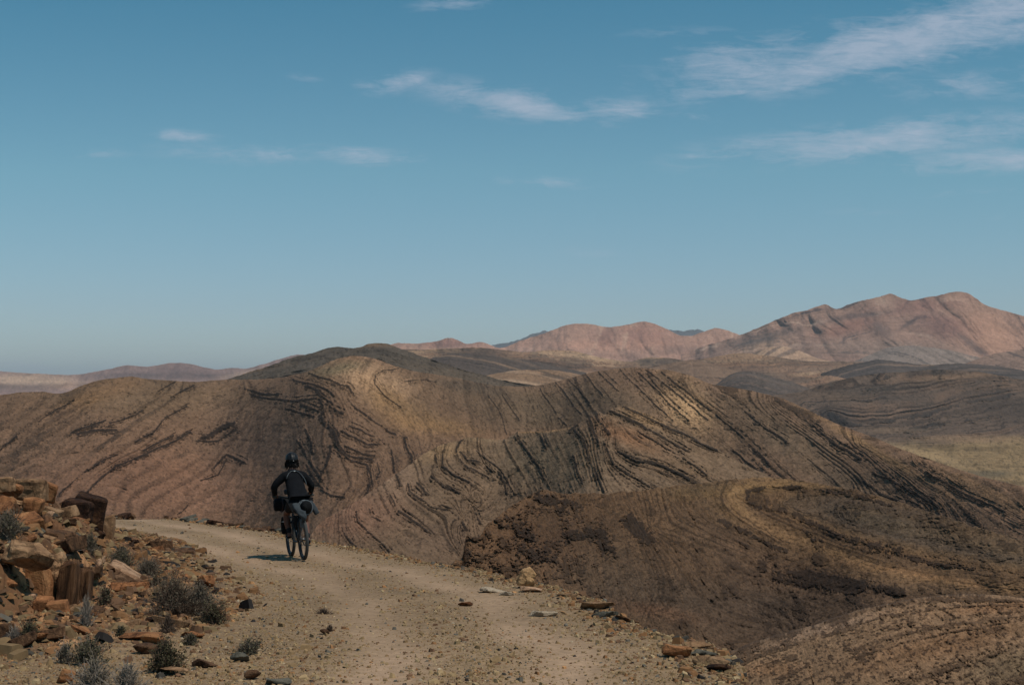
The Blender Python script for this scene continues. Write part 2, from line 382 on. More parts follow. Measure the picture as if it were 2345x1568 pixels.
sheet("mountains", 1560, 2800, 2.0, 1.7, BR, [(1560,870),(2800,960)], lambda x: 6400. - 0.5 * (x - 1560), lambda x, y, v_: 0.42 + 0.1 * np.cos(v_ * 6), look_br, m_mt, (1.8, 15, 7),
      gain=.84, relief=((110, 1300, 'f', 25), (80, 420, 'g', 26), (26, 110, 'g', 27)), grain=.3)

# ---- rolling banded country between (two sheets) and the dark basin on the right
m_mid = terrain_mat("banded_rock", (18, 5), 0.26, 0.45, 3)
MAl = [(0,[(850,800),(1000,803),(1090,799),(1200,806),(1320,812),(1500,840)]),(1,[(900,815),(1010,815),(1100,822),(1250,818),(1400,840)]),(2,[(950,825),(1100,835),(1250,838),(1380,850)]),
       (3,[(1000,838),(1100,850),(1200,862),(1320,868)]),(4.2,[(1000,870),(1200,890),(1320,890)]),
       (0,[(1400,830),(1500,822),(1700,800),(1850,815),(2345,850)]),(2,[(1420,850),(1560,835),(1650,850),(1760,842),(1900,835),(2345,862)]),(3,[(1480,862),(1600,860),(1700,870),(1830,880),(2000,850),(2345,880)]),(4.2,[(1500,890),(1700,900),(2345,930)])]
maf = strata_field(MAl, (780, 760, 2800, 980), 7, 500)
def look_ma(x, y, X, D, Z, v_):
    c = np.ones(x.shape + (3,)) * lin(148, 116, 98)
    s = maf(x, y) + 0.16 * fbm(x / 50, y / 22, 0, 51, 4)
    b = ragged(bands(s, 4.6, 53, x, y, -.1, .4, .6, 60), x, y, 213, .5, .4, .85, 6); pale = bands(s, 5.3, 57, x, y, .1, .5, .4, 60); c = c * (1.06 - .3 * bands(s, 13, 58, x, y, -.1, .4, .5, 60))[..., None]
    c = c * (1 - pale[..., None] * .5) + PALE * pale[..., None] * .5
    c = c * (1 - b[..., None] * .6) + lin(84, 74, 70) * b[..., None] * .6
    c = blobs(c, x, y, [(1230,832,150,9,-6,lin(70,62,60),.75),(1080,805,100,9,0,lin(80,70,66),.7),(1330,815,130,7,-6,PALE,.4),(1250,868,160,12,-8,PALE,.45),(1480,826,60,8,0,lin(92,82,78),.6),(1560,845,110,16,-8,lin(98,86,82),.6),(1750,862,90,14,-8,lin(86,78,78),.75),(1650,868,110,16,-4,PALE,.4),(1700,812,90,16,0,lin(180,145,120),.5),(1900,845,150,9,0,lin(120,104,98),.5),(2000,815,160,14,0,lin(150,130,122),.5),(2150,835,200,8,0,lin(180,145,125),.4)])
    return c, np.zeros_like(x)
MAC = [(760,835),(850,815),(900,802),(960,800),(1040,798),(1090,796),(1150,801),(1200,806),(1260,801),(1310,803),(1360,815),(1400,822),(1440,828),(1480,819),(1530,820),(1580,826),(1630,818),(1690,808),(1760,815),(1850,826),(1950,828),(2100,834),(2250,840),(2345,846),(2800,850)]
sheet("hills", 760, 2800, 2.0, 1.6, MAC, [(760,930),(1900,950),(2800,960)], lambda x: x * 0 + 3300., lambda x, y, v_: 0.10 + 0.10 * fbm(x / 130, y / 40, 0, 55, 3) + .05, look_ma, m_mid, (2, 40, 8), gain=.8, relief=((30, 260, 'g', 45), (8, 70, 'g', 46)))

MBl = [(0,[(1500,885),(1650,905),(1826,901),(2010,879),(2194,850),(2345,864),(2700,880)]),(1,[(1844,923),(1973,927),(2120,915),(2230,880),(2345,872),(2700,880)]),(2,[(1899,945),(1955,975),(2083,960),(2194,931),(2345,901),(2700,880)]),
       (2.6,[(1973,990),(2083,985),(2200,965),(2345,930)]),(3.4,[(1973,1000),(2194,990),(2345,960),(2700,900)]),(4.2,[(2039,1008),(2194,1004),(2286,1011),(2345,985),(2700,920)]),(5.2,[(2080,1030),(2250,1040),(2345,1030)]),(6.2,[(2120,1065),(2250,1070),(2345,1075)]),(7,[(2200,1100),(2345,1110)])]
mbf = strata_field(MBl, (1450, 820, 2800, 1160), 7, 500)
def look_mb(x, y, X, D, Z, v_):
    c = np.ones(x.shape + (3,)) * lin(98, 82, 74)
    s = mbf(x, y) + 0.14 * fbm(x / 45, y / 25, 0, 61, 4)
    flat = sstep(1000, 1025, y + 12 * fbm(x / 80, y / 40, 0, 64, 3) + (x - 2150) * .03)
    b = ragged(bands(s, 5.2, 63, x, y, -.05, .45, .6, 50), x, y, 214, .5, .4, .85, 5); pale = bands(s, 6.1, 67, x, y, .1, .5, .5, 45); c = c * (1.08 - .35 * bands(s, 14, 68, x, y, -.1, .4, .5, 50))[..., None]
    c = c * (1 - pale[..., None] * .4) + lin(140, 110, 92) * pale[..., None] * .4
    c = c * (1 - b[..., None] * .7) + lin(56, 51, 50) * b[..., None] * .7
    g = lin(134, 112, 86) * (1 + .12 * fbm(x / 60, y / 14, 0, 66, 4))[..., None]
    g = g * (1.1 - .4 * bands(s, 5, 69, x, y, -.1, .5)[..., None]) * (1 - .45 * ragged(bands(s, 3, 70, x, y, .1, .6), x, y, 215, .5))[..., None]
    c = c * (1 - flat[..., None]) + g * flat[..., None]
    c = c * (1 - .5 * (beds(s, 5.0, 270, x, y, .5, 4.5) * (1 - flat))[..., None])
    c = blobs(c, x, y, [(2290,925,120,34,-22,lin(70,60,56),.6),(1990,905,140,16,-4,lin(72,64,60),.5),(2040,985,90,7,0,lin(130,108,92),.6),(2230,1005,130,9,0,lin(150,122,98),.6),(2290,1110,110,9,-16,lin(60,56,52),.9),(2120,1040,90,8,-15,lin(178,150,118),.5),(2270,1085,60,8,0,lin(80,76,68),.6),(2200,1095,40,6,0,lin(160,135,112),.6),(1850,903,120,12,-5,lin(120,98,84),.5),(1910,955,40,14,-20,lin(46,42,42),.7),
                        (2030,888,40,9,0,lin(60,56,54),.6),(2200,862,120,6,4,lin(150,120,100),.5)])
    return c, -5 * b * (1 - flat)
MBC = [(1450,900),(1560,880),(1650,893),(1720,903),(1780,903),(1830,897),(1880,882),(1930,868),(1990,858),(2060,852),(2150,846),(2230,850),(2300,862),(2345,870),(2500,860),(2800,870)]
sheet("hills", 1450, 2800, 1.8, 1.6, MBC, [(1450,1000),(1700,1020),(2000,1100),(2345,1180),(2800,1230)], lambda x: x * 0 + 2500., lambda x, y, v_: 0.09 + 0.10 * sstep(1010, 960, y) + .12 * sstep(900, 880, y), look_mb, m_mid, (2, 40, 9), gain=.9, relief=((22, 160, 'g', 48), (6, 40, 'g', 49)))

# ---- further overlapping folds of the middle distance
def look_fold(base, dark, seed, tilt=0.0, k=.16, pale=None, dstr=.7):
    def f(x, y, X, D, Z, v_):
        c = np.ones(x.shape + (3,)) * base
        yc_ = y[0][None, :]
        s = (y - yc_) * k + x * tilt * k + 1.3 * fbm(x / 110, y / 40, 0, seed, 4)
        b = ragged(bands(s, .9, seed + 1, x, y, .0, .45, .4, 90), x, y, seed + 2, .5, .4, .85, 5)
        fb = bands(s, 3.0, seed + 3, x, y, -.1, .5, .3, 90)
        c = c * (1.12 - .4 * fb)[..., None]
        if pale is not None:
            p_ = bands(s, .7, seed + 4, x, y, .1, .5, .3, 90)[..., None] * .6; c = c * (1 - p_) + pale * p_
        c = c * (1 - b[..., None] * dstr) + dark * b[..., None] * dstr
        return c, np.zeros_like(x)
    return f
def fold(cr, D_, foot, base, dark, seed, tilt=0, k=.16, pale=None, gain=.8, T=.28, mat=None, rel=((30, 220, 'g', 61), (8, 60, 'g', 62)), dstr=.7):
    sheet("hills", cr[0][0], cr[-1][0], 2.0, 1.5, cr, [(cr[0][0], foot), (cr[-1][0], foot)] if not isinstance(foot, list) else foot, lambda x: x * 0 + D_, lambda x, y, v_: T + .06 * np.cos(x / 60. + v_ * 4), look_fold(base, dark, seed, tilt, k, pale, dstr), mat or m_mid, (1.6, 18, seed), gain=gain, grain=.4, relief=rel)
BRN = lin(128, 104, 88); GRY = lin(120, 108, 102); DKB = lin(60, 54, 52)
fold([(1600,880),(1650,848),(1700,818),(1745,800),(1790,792),(1830,803),(1880,822),(1950,836),(2040,850)], 5000., 900, lin(176,144,122), lin(104,90,84), 810, .5, .12, PALE, .78, .34, m_mt)
fold([(1880,850),(1960,826),(2020,800),(2070,791),(2120,794),(2180,803),(2250,820),(2345,836),(2450,845),(2600,850)], 4700., 900, lin(140,124,116), lin(92,84,82), 820, -.3, .14, lin(176,148,132), .8, .3, m_mt)
fold([(2120,850),(2200,835),(2270,812),(2345,800),(2420,790),(2600,800)], 4400., 900, lin(150,122,108), lin(88,78,76), 825, -.5, .14, PALE, .75, .3, m_mt)
fold([(1290,870),(1380,848),(1430,838),(1495,838),(1545,830),(1594,824),(1620,830),(1665,843),(1720,858),(1800,880)], 2900., 930, BRN, DKB, 830, .2, .2, None, .8)
fold([(1640,880),(1672,858),(1692,851),(1716,850),(1771,863),(1826,879),(1870,895)], 2700., 940, lin(100,88,82), lin(62,56,54), 840, 0, .25, lin(140,114,98), .8, .25)
fold([(1880,855),(1936,838),(1975,829),(2010,824),(2060,828),(2120,836),(2194,832),(2280,838),(2345,848),(2500,850)], 3000., 900, lin(92,82,78), DKB, 850, .1, .2, lin(150,124,106), .8, .22)
fold([(960,830),(1000,816),(1040,809),(1090,811),(1180,820),(1250,833),(1330,851),(1400,868),(1450,880)], 2700., 940, lin(92,80,74), DKB, 860, -.15, .2, lin(160,130,106), .8, .22)
fold([(1080,870),(1150,852),(1220,846),(1290,850),(1350,862),(1420,880)], 2300., 940, lin(150,120,96), lin(84,72,64), 865, -.15, .2, PALE, .75, .22)
# ---- hill behind the main ridge, cloud shade put into its dark colour
DKC = [(430,900),(500,875),(540,862),(575,850),(620,836),(680,816),(720,806),(750,797),(775,794),(810,797),(830,793),(842,788),(865,786),(888,787),(905,794),(940,806),(980,820),(1040,840),(1100,857),(1160,872),(1220,882),(1320,900)]
def look_dk(x, y, X, D, Z, v_):
    c = np.ones(x.shape + (3,)) * lin(84, 75, 70)
    s = (y - np.interp(x, [430, 750, 865, 1300], [880, 800, 792, 900])) / 7 + .5 * fbm(x / 50, y / 20, 0, 71, 4)
    b = bands(s, 1.1, 73, x, y, .05, .4, .5, 40)
    c = c * (1 - b[..., None] * .5) + lin(54, 49, 47) * b[..., None] * .5
    c = blobs(c, x, y, [(860,790,60,5,0,lin(130,105,88),.5),(600,845,80,5,10,lin(110,92,80),.5),(1050,860,120,14,-12,lin(98,84,74),.6)])
    return c, 3 * b
m_main = terrain_mat("hill_rock", (3.5, 1.0), 0.36, 0.6, 0.8)
sheet("hills", 430, 1330, 1.8, 1.6, DKC, [(430,960),(1330,980)], lambda x: x * 0 + 1500., lambda x, y, v_: 0.40 + 0 * x, look_dk, m_mid, (2.2, 20, 10), relief=((8, 40, 'r', 71),))
# ------------------------------------------------------------------ the main folded hillside
MH = [(0,[(0,1029),(60,980),(127,931),(203,898),(250,880)]),(-1,[(-60,960),(0,935),(80,905)]),(1,[(0,1110),(136,1040),(220,975),(300,930),(380,885),(402,875)]),
      (2,[(136,1130),(196,1079),(232,1056),(265,1040),(312,1011),(328,983),(380,956),(428,931),(470,905),(540,880)]),
      (3,[(188,1141),(217,1108),(268,1065),(301,1054),(373,1021),(435,989),(536,953),(600,900),(640,880)]),
      (3.6,[(300,1150),(400,1100),(470,1060),(500,1010),(550,975)]),(4.2,[(350,1210),(420,1165),(520,1120),(560,1060),(600,1000),(590,950)]),
      (5.2,[(560,1230),(640,1160),(690,1080),(690,1000),(670,950),(660,920)]),
      (6,[(690,1200),(740,1130),(730,1060),(715,1010),(736,960),(736,931),(715,900),(700,880)]),
      (6.6,[(740,1180),(800,1110),(772,1040),(761,1000),(761,975),(750,925),(720,890)]),
      (7.2,[(780,1160),(838,1090),(838,1063),(794,1040),(775,1000),(790,960),(765,910),(712,865)]),
      (8,[(820,1150),(856,1114),(860,1075),(850,1050),(825,1000),(815,960),(797,916),(790,884),(754,869),(707,853)]),
      (9,[(870,1130),(904,1081),(901,1048),(890,1018),(890,989),(838,949),(812,906),(800,880),(760,850)]),
      (10,[(900,1110),(941,1052),(927,1022),(927,1000),(900,975),(860,925),(855,880),(880,850),(912,842)]),
      (11,[(985,1030),(1000,990),(960,940),(930,900),(960,870),(1000,862)]),(11.6,[(1060,1000),(1060,950),(1040,900),(1050,875)]),
      (12.4,[(1162,993),(1143,941),(1118,904),(1110,880)]),(13,[(1210,985),(1188,945),(1151,904),(1140,885)]),(15,[(1298,974),(1280,956),(1235,890),(1230,882)]),(16,[(1370,990),(1331,949),(1272,875)]),
      (18,[(1500,985),(1427,904),(1368,849)]),(20,[(1700,1080),(1578,963),(1537,927),(1456,846)]),(21.5,[(1800,1080),(1700,990),(1624,938),(1569,894),(1510,850)]),
      (23.5,[(1950,1110),(1850,1030),(1716,931),(1635,880)]),(26,[(2120,1170),(2028,1084),(1973,1038),(1863,971),(1771,912)]),
      (28,[(2345,1230),(2194,1140),(2080,1065),(1973,1010)]),(30,[(2345,1181),(2194,1110),(2100,1050)]),
      (20.2,[(1900,1200),(1679,1089),(1605,1030),(1520,960)])]
mhf = strata_field(MH, (-320, 790, 2800, 1340), 7, 900)
# prominent ledges: (width factor, line)
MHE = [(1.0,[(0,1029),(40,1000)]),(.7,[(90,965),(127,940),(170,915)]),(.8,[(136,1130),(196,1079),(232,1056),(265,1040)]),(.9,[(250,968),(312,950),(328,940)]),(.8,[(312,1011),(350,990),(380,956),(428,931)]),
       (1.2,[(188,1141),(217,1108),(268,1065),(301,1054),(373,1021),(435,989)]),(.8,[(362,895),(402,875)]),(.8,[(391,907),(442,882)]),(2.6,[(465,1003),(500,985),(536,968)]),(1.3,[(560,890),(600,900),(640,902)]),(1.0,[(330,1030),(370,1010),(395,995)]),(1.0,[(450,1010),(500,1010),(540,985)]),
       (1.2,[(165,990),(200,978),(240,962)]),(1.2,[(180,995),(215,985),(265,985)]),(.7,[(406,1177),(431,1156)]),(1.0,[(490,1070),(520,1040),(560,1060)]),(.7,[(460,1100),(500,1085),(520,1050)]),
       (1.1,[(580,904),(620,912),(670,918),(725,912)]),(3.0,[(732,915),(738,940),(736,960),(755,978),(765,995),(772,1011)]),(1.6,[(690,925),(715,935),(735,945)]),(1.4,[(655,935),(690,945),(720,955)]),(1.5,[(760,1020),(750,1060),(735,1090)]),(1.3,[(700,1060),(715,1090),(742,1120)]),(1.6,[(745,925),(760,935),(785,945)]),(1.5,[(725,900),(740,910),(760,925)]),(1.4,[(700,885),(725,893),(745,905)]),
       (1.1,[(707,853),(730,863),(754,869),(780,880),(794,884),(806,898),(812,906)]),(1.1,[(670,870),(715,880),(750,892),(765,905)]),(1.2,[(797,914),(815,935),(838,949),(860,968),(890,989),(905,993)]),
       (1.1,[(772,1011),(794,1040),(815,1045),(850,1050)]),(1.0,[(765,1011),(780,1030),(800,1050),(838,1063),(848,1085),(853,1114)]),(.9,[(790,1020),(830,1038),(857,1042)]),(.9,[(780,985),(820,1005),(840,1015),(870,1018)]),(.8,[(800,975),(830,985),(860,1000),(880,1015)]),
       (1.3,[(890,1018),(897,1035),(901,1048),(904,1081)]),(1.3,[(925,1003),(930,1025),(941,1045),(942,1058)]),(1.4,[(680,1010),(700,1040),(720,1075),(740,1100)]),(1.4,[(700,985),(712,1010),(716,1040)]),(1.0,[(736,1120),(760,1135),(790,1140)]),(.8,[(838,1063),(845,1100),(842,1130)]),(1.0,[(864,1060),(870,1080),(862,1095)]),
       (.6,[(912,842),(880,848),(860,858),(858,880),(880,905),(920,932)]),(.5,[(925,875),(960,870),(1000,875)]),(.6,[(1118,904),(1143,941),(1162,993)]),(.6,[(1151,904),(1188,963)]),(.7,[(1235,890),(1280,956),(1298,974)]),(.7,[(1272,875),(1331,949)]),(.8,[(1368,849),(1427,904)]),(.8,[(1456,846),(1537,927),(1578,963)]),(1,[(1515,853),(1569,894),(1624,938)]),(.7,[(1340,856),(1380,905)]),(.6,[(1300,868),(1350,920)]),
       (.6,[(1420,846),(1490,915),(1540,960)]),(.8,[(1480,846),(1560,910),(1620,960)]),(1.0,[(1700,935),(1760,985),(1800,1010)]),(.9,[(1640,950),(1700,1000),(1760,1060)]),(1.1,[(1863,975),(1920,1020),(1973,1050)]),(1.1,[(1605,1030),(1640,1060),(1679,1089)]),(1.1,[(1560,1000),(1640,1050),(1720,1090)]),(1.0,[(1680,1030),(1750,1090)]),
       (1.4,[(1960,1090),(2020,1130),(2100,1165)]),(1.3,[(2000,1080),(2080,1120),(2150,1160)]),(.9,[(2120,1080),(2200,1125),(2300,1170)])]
MHC = [(-320,930),(-100,915),(0,905),(40,899),(90,897),(150,898),(175,888),(200,878),(250,867),(300,862),(340,867),(400,872),(450,873),(520,869),(600,868),(660,861),(705,850),(735,838),(770,823),(810,815),(850,819),(890,832),(920,842),(960,851),(1050,866),(1120,880),(1180,885),(1220,884),(1260,877),(1300,866),(1350,853),(1400,845),(1450,842),(1500,845),(1540,849),(1580,860),(1630,879),(1690,888),(1750,901),(1800,915),(1850,938),(1900,962),(1950,983),(2000,1001),(2050,1022),(2100,1041),(2150,1058),(2200,1076),(2270,1096),(2345,1114),(2500,1150),(2800,1220)]
def look_mh(x, y, X, D, Z, v_):
    wx = 2.5 * fbm(x / 90, y / 90, 0, 81, 3); wy = 2.5 * fbm(x / 90, y / 90, 0, 85, 3)
    s = mhf(x + wx, y + wy)
    fine = fbm(X / 9, D / 9, Z / 9, 87, 4)
    med = fbm(X / 60, D / 60, Z / 60, 88, 4)
    c = np.ones(x.shape + (3,)) * lin(140, 110, 92)
    # warm pink-brown low on the left, sandy bowl in the middle, grey brown with a painted sunlit patch on the right
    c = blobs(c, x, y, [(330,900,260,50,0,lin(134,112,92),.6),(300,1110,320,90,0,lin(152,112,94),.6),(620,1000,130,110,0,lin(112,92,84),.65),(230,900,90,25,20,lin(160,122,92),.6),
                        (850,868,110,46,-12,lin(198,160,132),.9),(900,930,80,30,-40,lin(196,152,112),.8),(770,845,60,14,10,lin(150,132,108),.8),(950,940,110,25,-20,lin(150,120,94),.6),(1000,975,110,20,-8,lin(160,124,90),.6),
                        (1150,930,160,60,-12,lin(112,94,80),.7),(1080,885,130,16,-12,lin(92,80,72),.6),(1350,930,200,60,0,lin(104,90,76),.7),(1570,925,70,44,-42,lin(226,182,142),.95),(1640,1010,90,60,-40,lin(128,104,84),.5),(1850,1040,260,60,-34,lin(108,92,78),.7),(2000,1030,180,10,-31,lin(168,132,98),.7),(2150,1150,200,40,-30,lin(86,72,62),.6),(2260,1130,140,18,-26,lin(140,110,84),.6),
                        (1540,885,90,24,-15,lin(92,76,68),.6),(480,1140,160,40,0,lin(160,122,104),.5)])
    c = c * (1 + .14 * med + .16 * fine)[..., None]
    stripy = sstep(1080, 1250, x) 
    calm = np.exp(-(((x - 900) / 130) ** 2 + ((y - 900) / 60) ** 2))
    b = ragged(bands(s, 5.0, 93, x, y, .1, .6, .6, 70), x, y, 207, .7, .55, .9, 3.6) * (1 - stripy) * (1 - calm)
    b2 = ragged(bands(s, 4.2, 95, x, y, .0, .5, .45, 80), x, y, 208, .7, .5, .9, 3.6) * stripy
    thin = ragged(bands(s, 10, 97, x, y, -.1, .5, .35, 90), x, y, 209, .6, .35, .9, 3.6) * (1 - calm * .6)
    brk = fbm(X / 16, D / 16, Z / 16, 99, 4)
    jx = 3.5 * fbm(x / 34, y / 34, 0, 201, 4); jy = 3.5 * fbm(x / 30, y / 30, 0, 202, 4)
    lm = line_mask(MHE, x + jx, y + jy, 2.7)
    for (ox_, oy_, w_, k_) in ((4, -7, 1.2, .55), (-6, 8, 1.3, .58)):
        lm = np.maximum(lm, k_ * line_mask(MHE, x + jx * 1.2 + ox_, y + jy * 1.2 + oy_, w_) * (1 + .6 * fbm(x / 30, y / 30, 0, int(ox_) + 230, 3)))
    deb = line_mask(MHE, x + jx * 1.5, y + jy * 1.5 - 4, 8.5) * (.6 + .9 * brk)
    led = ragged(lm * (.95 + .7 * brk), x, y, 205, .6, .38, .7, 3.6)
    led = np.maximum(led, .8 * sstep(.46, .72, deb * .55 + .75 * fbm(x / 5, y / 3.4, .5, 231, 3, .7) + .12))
    bd = beds(s, np.where(x > 1150, 3.2, 4.0), 240, x, y) * (1 - .7 * calm) * (.6 + .4 * stripy)
    c = c * (1.12 - thin[..., None] * .35) * (1 - .55 * bd[..., None])
    bb = np.clip(b * .8 + b2 * .62, 0, 1) * np.clip(.75 + brk, 0, 1)
    c = c * (1 - bb[..., None] * .7) + lin(62, 54, 50) * bb[..., None] * .7
    c = c * (1 - led[..., None] * .86) + lin(40, 35, 34) * (1 + .5 * fine)[..., None] * led[..., None] * .78  # dark ledge rock, with the shade of the ledges put into the colour
    disp = -1.2 * led - .7 * bb - .3 * thin - .9 * bd
    return c, disp
def slope_mh(x, y, v_):
    return 0.50 + 0.10 * fbm(x / 260, y / 200, 0, 101, 3) - 0.28 * np.exp(-v_ * 14)
def d0_mh(x):
    return curve([(-320,1000),(200,950),(500,1000),(800,900),(1000,1000),(1200,1120),(1450,1050),(1700,950),(2000,800),(2345,640),(2800,560)], x)
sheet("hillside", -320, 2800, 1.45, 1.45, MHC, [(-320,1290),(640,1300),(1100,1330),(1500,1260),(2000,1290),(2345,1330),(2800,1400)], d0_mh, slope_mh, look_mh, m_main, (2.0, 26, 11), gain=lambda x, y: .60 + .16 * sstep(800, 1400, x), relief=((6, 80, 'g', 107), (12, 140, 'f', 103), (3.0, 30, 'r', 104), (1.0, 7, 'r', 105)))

# ---- the nearer rib with its tight folds
NR = [(-1,[(740,1240),(740,1200),(760,1170)]),(0,[(840,1280),(802,1239),(783,1206),(783,1166),(800,1145)]),(1,[(920,1290),(893,1261),(853,1224),(820,1195),(816,1169),(830,1130)]),(2,[(1020,1260),(985,1221),(949,1195),(912,1169),(893,1132),(885,1100)]),
      (3,[(1060,1190),(1022,1169),(985,1158),(938,1125),(934,1107),(940,1065)]),(4,[(1090,1150),(1052,1129),(1015,1114),(985,1088),(996,1044),(1000,1020)]),(5,[(1110,1125),(1074,1103),(1041,1088),(1011,1066),(1015,1033),(1025,1015)]),
      (6,[(1150,1120),(1118,1092),(1070,1070),(1041,1041),(1059,1007)]),(7.5,[(1200,1200),(1177,1140),(1162,1125),(1140,1081),(1114,1052),(1100,1005)]),(9,[(1270,1150),(1246,1096),(1232,1066),(1213,1041),(1177,1000)]),
      (10,[(1310,1130),(1280,1070),(1250,1022),(1239,1000),(1230,988)]),(12,[(1370,1140),(1349,1059),(1338,1007),(1313,978)]),(13,[(1420,1140),(1385,1080),(1371,1022),(1394,993),(1375,963),(1364,941)]),
      (14,[(1560,1140),(1500,1118),(1445,1088),(1401,1059),(1390,1010),(1396,960)]),(15,[(1640,1130),(1578,1096),(1519,1066),(1449,1052),(1412,1030),(1400,960)]),(16.5,[(1700,1100),(1578,1033),(1519,1000),(1463,971),(1410,940)]),(17.5,[(1800,1100),(1690,1050),(1578,1000),(1482,956),(1427,930)]),
      (1.5,[(1060,1300),(1000,1250),(930,1210)]),(6.6,[(1096,1191),(1085,1158),(1090,1130)]),(7,[(1130,1300),(1110,1240),(1096,1191)])]
nrf = strata_field(NR, (700, 900, 1960, 1360), 6, 900)
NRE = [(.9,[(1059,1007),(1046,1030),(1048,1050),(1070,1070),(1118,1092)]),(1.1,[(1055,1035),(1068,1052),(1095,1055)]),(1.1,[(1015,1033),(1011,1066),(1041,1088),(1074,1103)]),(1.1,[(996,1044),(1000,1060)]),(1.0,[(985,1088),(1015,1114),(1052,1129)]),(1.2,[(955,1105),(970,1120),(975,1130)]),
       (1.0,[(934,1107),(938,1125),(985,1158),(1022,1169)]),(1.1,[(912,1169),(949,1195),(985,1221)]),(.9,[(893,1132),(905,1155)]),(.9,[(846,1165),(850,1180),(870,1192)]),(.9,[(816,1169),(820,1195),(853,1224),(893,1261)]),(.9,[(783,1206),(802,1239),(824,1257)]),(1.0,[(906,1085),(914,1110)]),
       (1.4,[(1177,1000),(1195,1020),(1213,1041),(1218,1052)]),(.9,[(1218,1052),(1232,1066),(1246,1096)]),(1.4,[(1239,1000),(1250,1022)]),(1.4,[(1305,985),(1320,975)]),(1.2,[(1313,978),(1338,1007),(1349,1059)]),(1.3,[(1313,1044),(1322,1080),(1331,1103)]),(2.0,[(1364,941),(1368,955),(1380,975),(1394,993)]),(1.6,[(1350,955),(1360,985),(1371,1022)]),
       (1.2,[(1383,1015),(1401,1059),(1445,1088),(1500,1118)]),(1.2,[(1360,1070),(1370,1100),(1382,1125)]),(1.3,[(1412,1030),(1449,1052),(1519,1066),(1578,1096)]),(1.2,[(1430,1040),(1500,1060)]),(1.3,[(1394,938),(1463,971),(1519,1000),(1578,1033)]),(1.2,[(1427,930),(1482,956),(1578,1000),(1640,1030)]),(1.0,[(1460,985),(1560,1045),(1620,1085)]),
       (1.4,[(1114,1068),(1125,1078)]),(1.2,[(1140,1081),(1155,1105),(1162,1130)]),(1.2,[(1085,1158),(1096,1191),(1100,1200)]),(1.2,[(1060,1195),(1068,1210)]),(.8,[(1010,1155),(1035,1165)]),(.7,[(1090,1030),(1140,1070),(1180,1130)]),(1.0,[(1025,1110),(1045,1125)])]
def look_nr(x, y, X, D, Z, v_):
    wx = 2 * fbm(x / 90, y / 90, 0, 111, 3); wy = 2 * fbm(x / 90, y / 90, 0, 115, 3)
    s = nrf(x + wx, y + wy)
    fine = fbm(X / 5, D / 5, Z / 5, 117, 4); med = fbm(X / 36, D / 36, Z / 36, 118, 4)
    c = np.ones(x.shape + (3,)) * lin(124, 102, 86)
    c = blobs(c, x, y, [(1000,1030,90,25,10,lin(150,122,96),.8),(900,1090,60,60,40,lin(152,124,108),.6),(800,1180,120,60,0,lin(150,112,96),.7),(1250,1060,130,60,0,lin(112,96,80),.6),(1480,960,60,14,-25,lin(160,126,94),.6),(1440,1000,90,22,-22,lin(146,104,78),.7),
                        (1010,1240,90,40,0,lin(118,96,84),.6),(1560,1080,110,26,-15,lin(124,98,78),.5),(1240,985,60,5,4,lin(176,136,100),.8),(1120,1005,60,7,0,lin(140,116,94),.7),(1600,1010,80,30,-30,lin(120,96,78),.5)])
    c = c * (1 + .13 * med + .16 * fine)[..., None]
    brk = fbm(X / 10, D / 10, Z / 10, 119, 4)
    b = ragged(bands(s, 5.5, 121, x, y, .05, .55, .5, 70), x, y, 210, .7, .5, .9, 3.6) * .8; thin = ragged(bands(s, 12, 123, x, y, -.1, .5, .35, 80), x, y, 211, .6, .35, .9, 3.6)
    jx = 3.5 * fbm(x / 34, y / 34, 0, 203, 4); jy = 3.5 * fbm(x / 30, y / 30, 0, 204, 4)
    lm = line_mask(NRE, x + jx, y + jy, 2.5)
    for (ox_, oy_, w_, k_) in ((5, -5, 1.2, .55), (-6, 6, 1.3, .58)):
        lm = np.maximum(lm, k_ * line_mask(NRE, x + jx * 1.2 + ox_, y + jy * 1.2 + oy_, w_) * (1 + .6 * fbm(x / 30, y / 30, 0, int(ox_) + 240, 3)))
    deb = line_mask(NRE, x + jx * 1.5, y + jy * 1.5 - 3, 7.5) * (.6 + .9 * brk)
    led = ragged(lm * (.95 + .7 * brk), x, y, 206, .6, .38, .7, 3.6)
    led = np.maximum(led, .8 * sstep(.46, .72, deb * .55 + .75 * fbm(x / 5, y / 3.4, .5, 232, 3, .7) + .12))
    bd = beds(s, 4.2, 250, x, y)
    c = c * (1.12 - thin[..., None] * .35) * (1 - .58 * bd[..., None])
    bb = b * np.clip(.6 + brk, 0, 1)
    c = c * (1 - bb[..., None] * .6) + lin(62, 54, 50) * bb[..., None] * .6
    c = c * (1 - led[..., None] * .86) + lin(40, 35, 34) * (1 + .5 * fine)[..., None] * led[..., None] * .78  # ledge shade and darker ledge rock share this painted tone
    return c, -1.0 * led - .7 * bb - .3 * thin - .7 * bd
NRC = [(690,1260),(728,1202),(783,1169),(857,1121),(904,1088),(949,1055),(985,1030),(1015,1016),(1040,1010),(1070,1002),(1125,1005),(1162,1004),(1180,991),(1210,987),(1243,987),(1298,978),(1325,970),(1346,956),(1357,945),(1364,938),(1372,941),(1386,949),(1395,938),(1410,932),(1430,930),(1480,946),(1540,972),(1620,1015),(1700,1060),(1800,1105),(1960,1140)]
def d0_nr(x): return curve([(690,430),(900,560),(1100,640),(1370,600),(1600,620),(1960,560)], x)
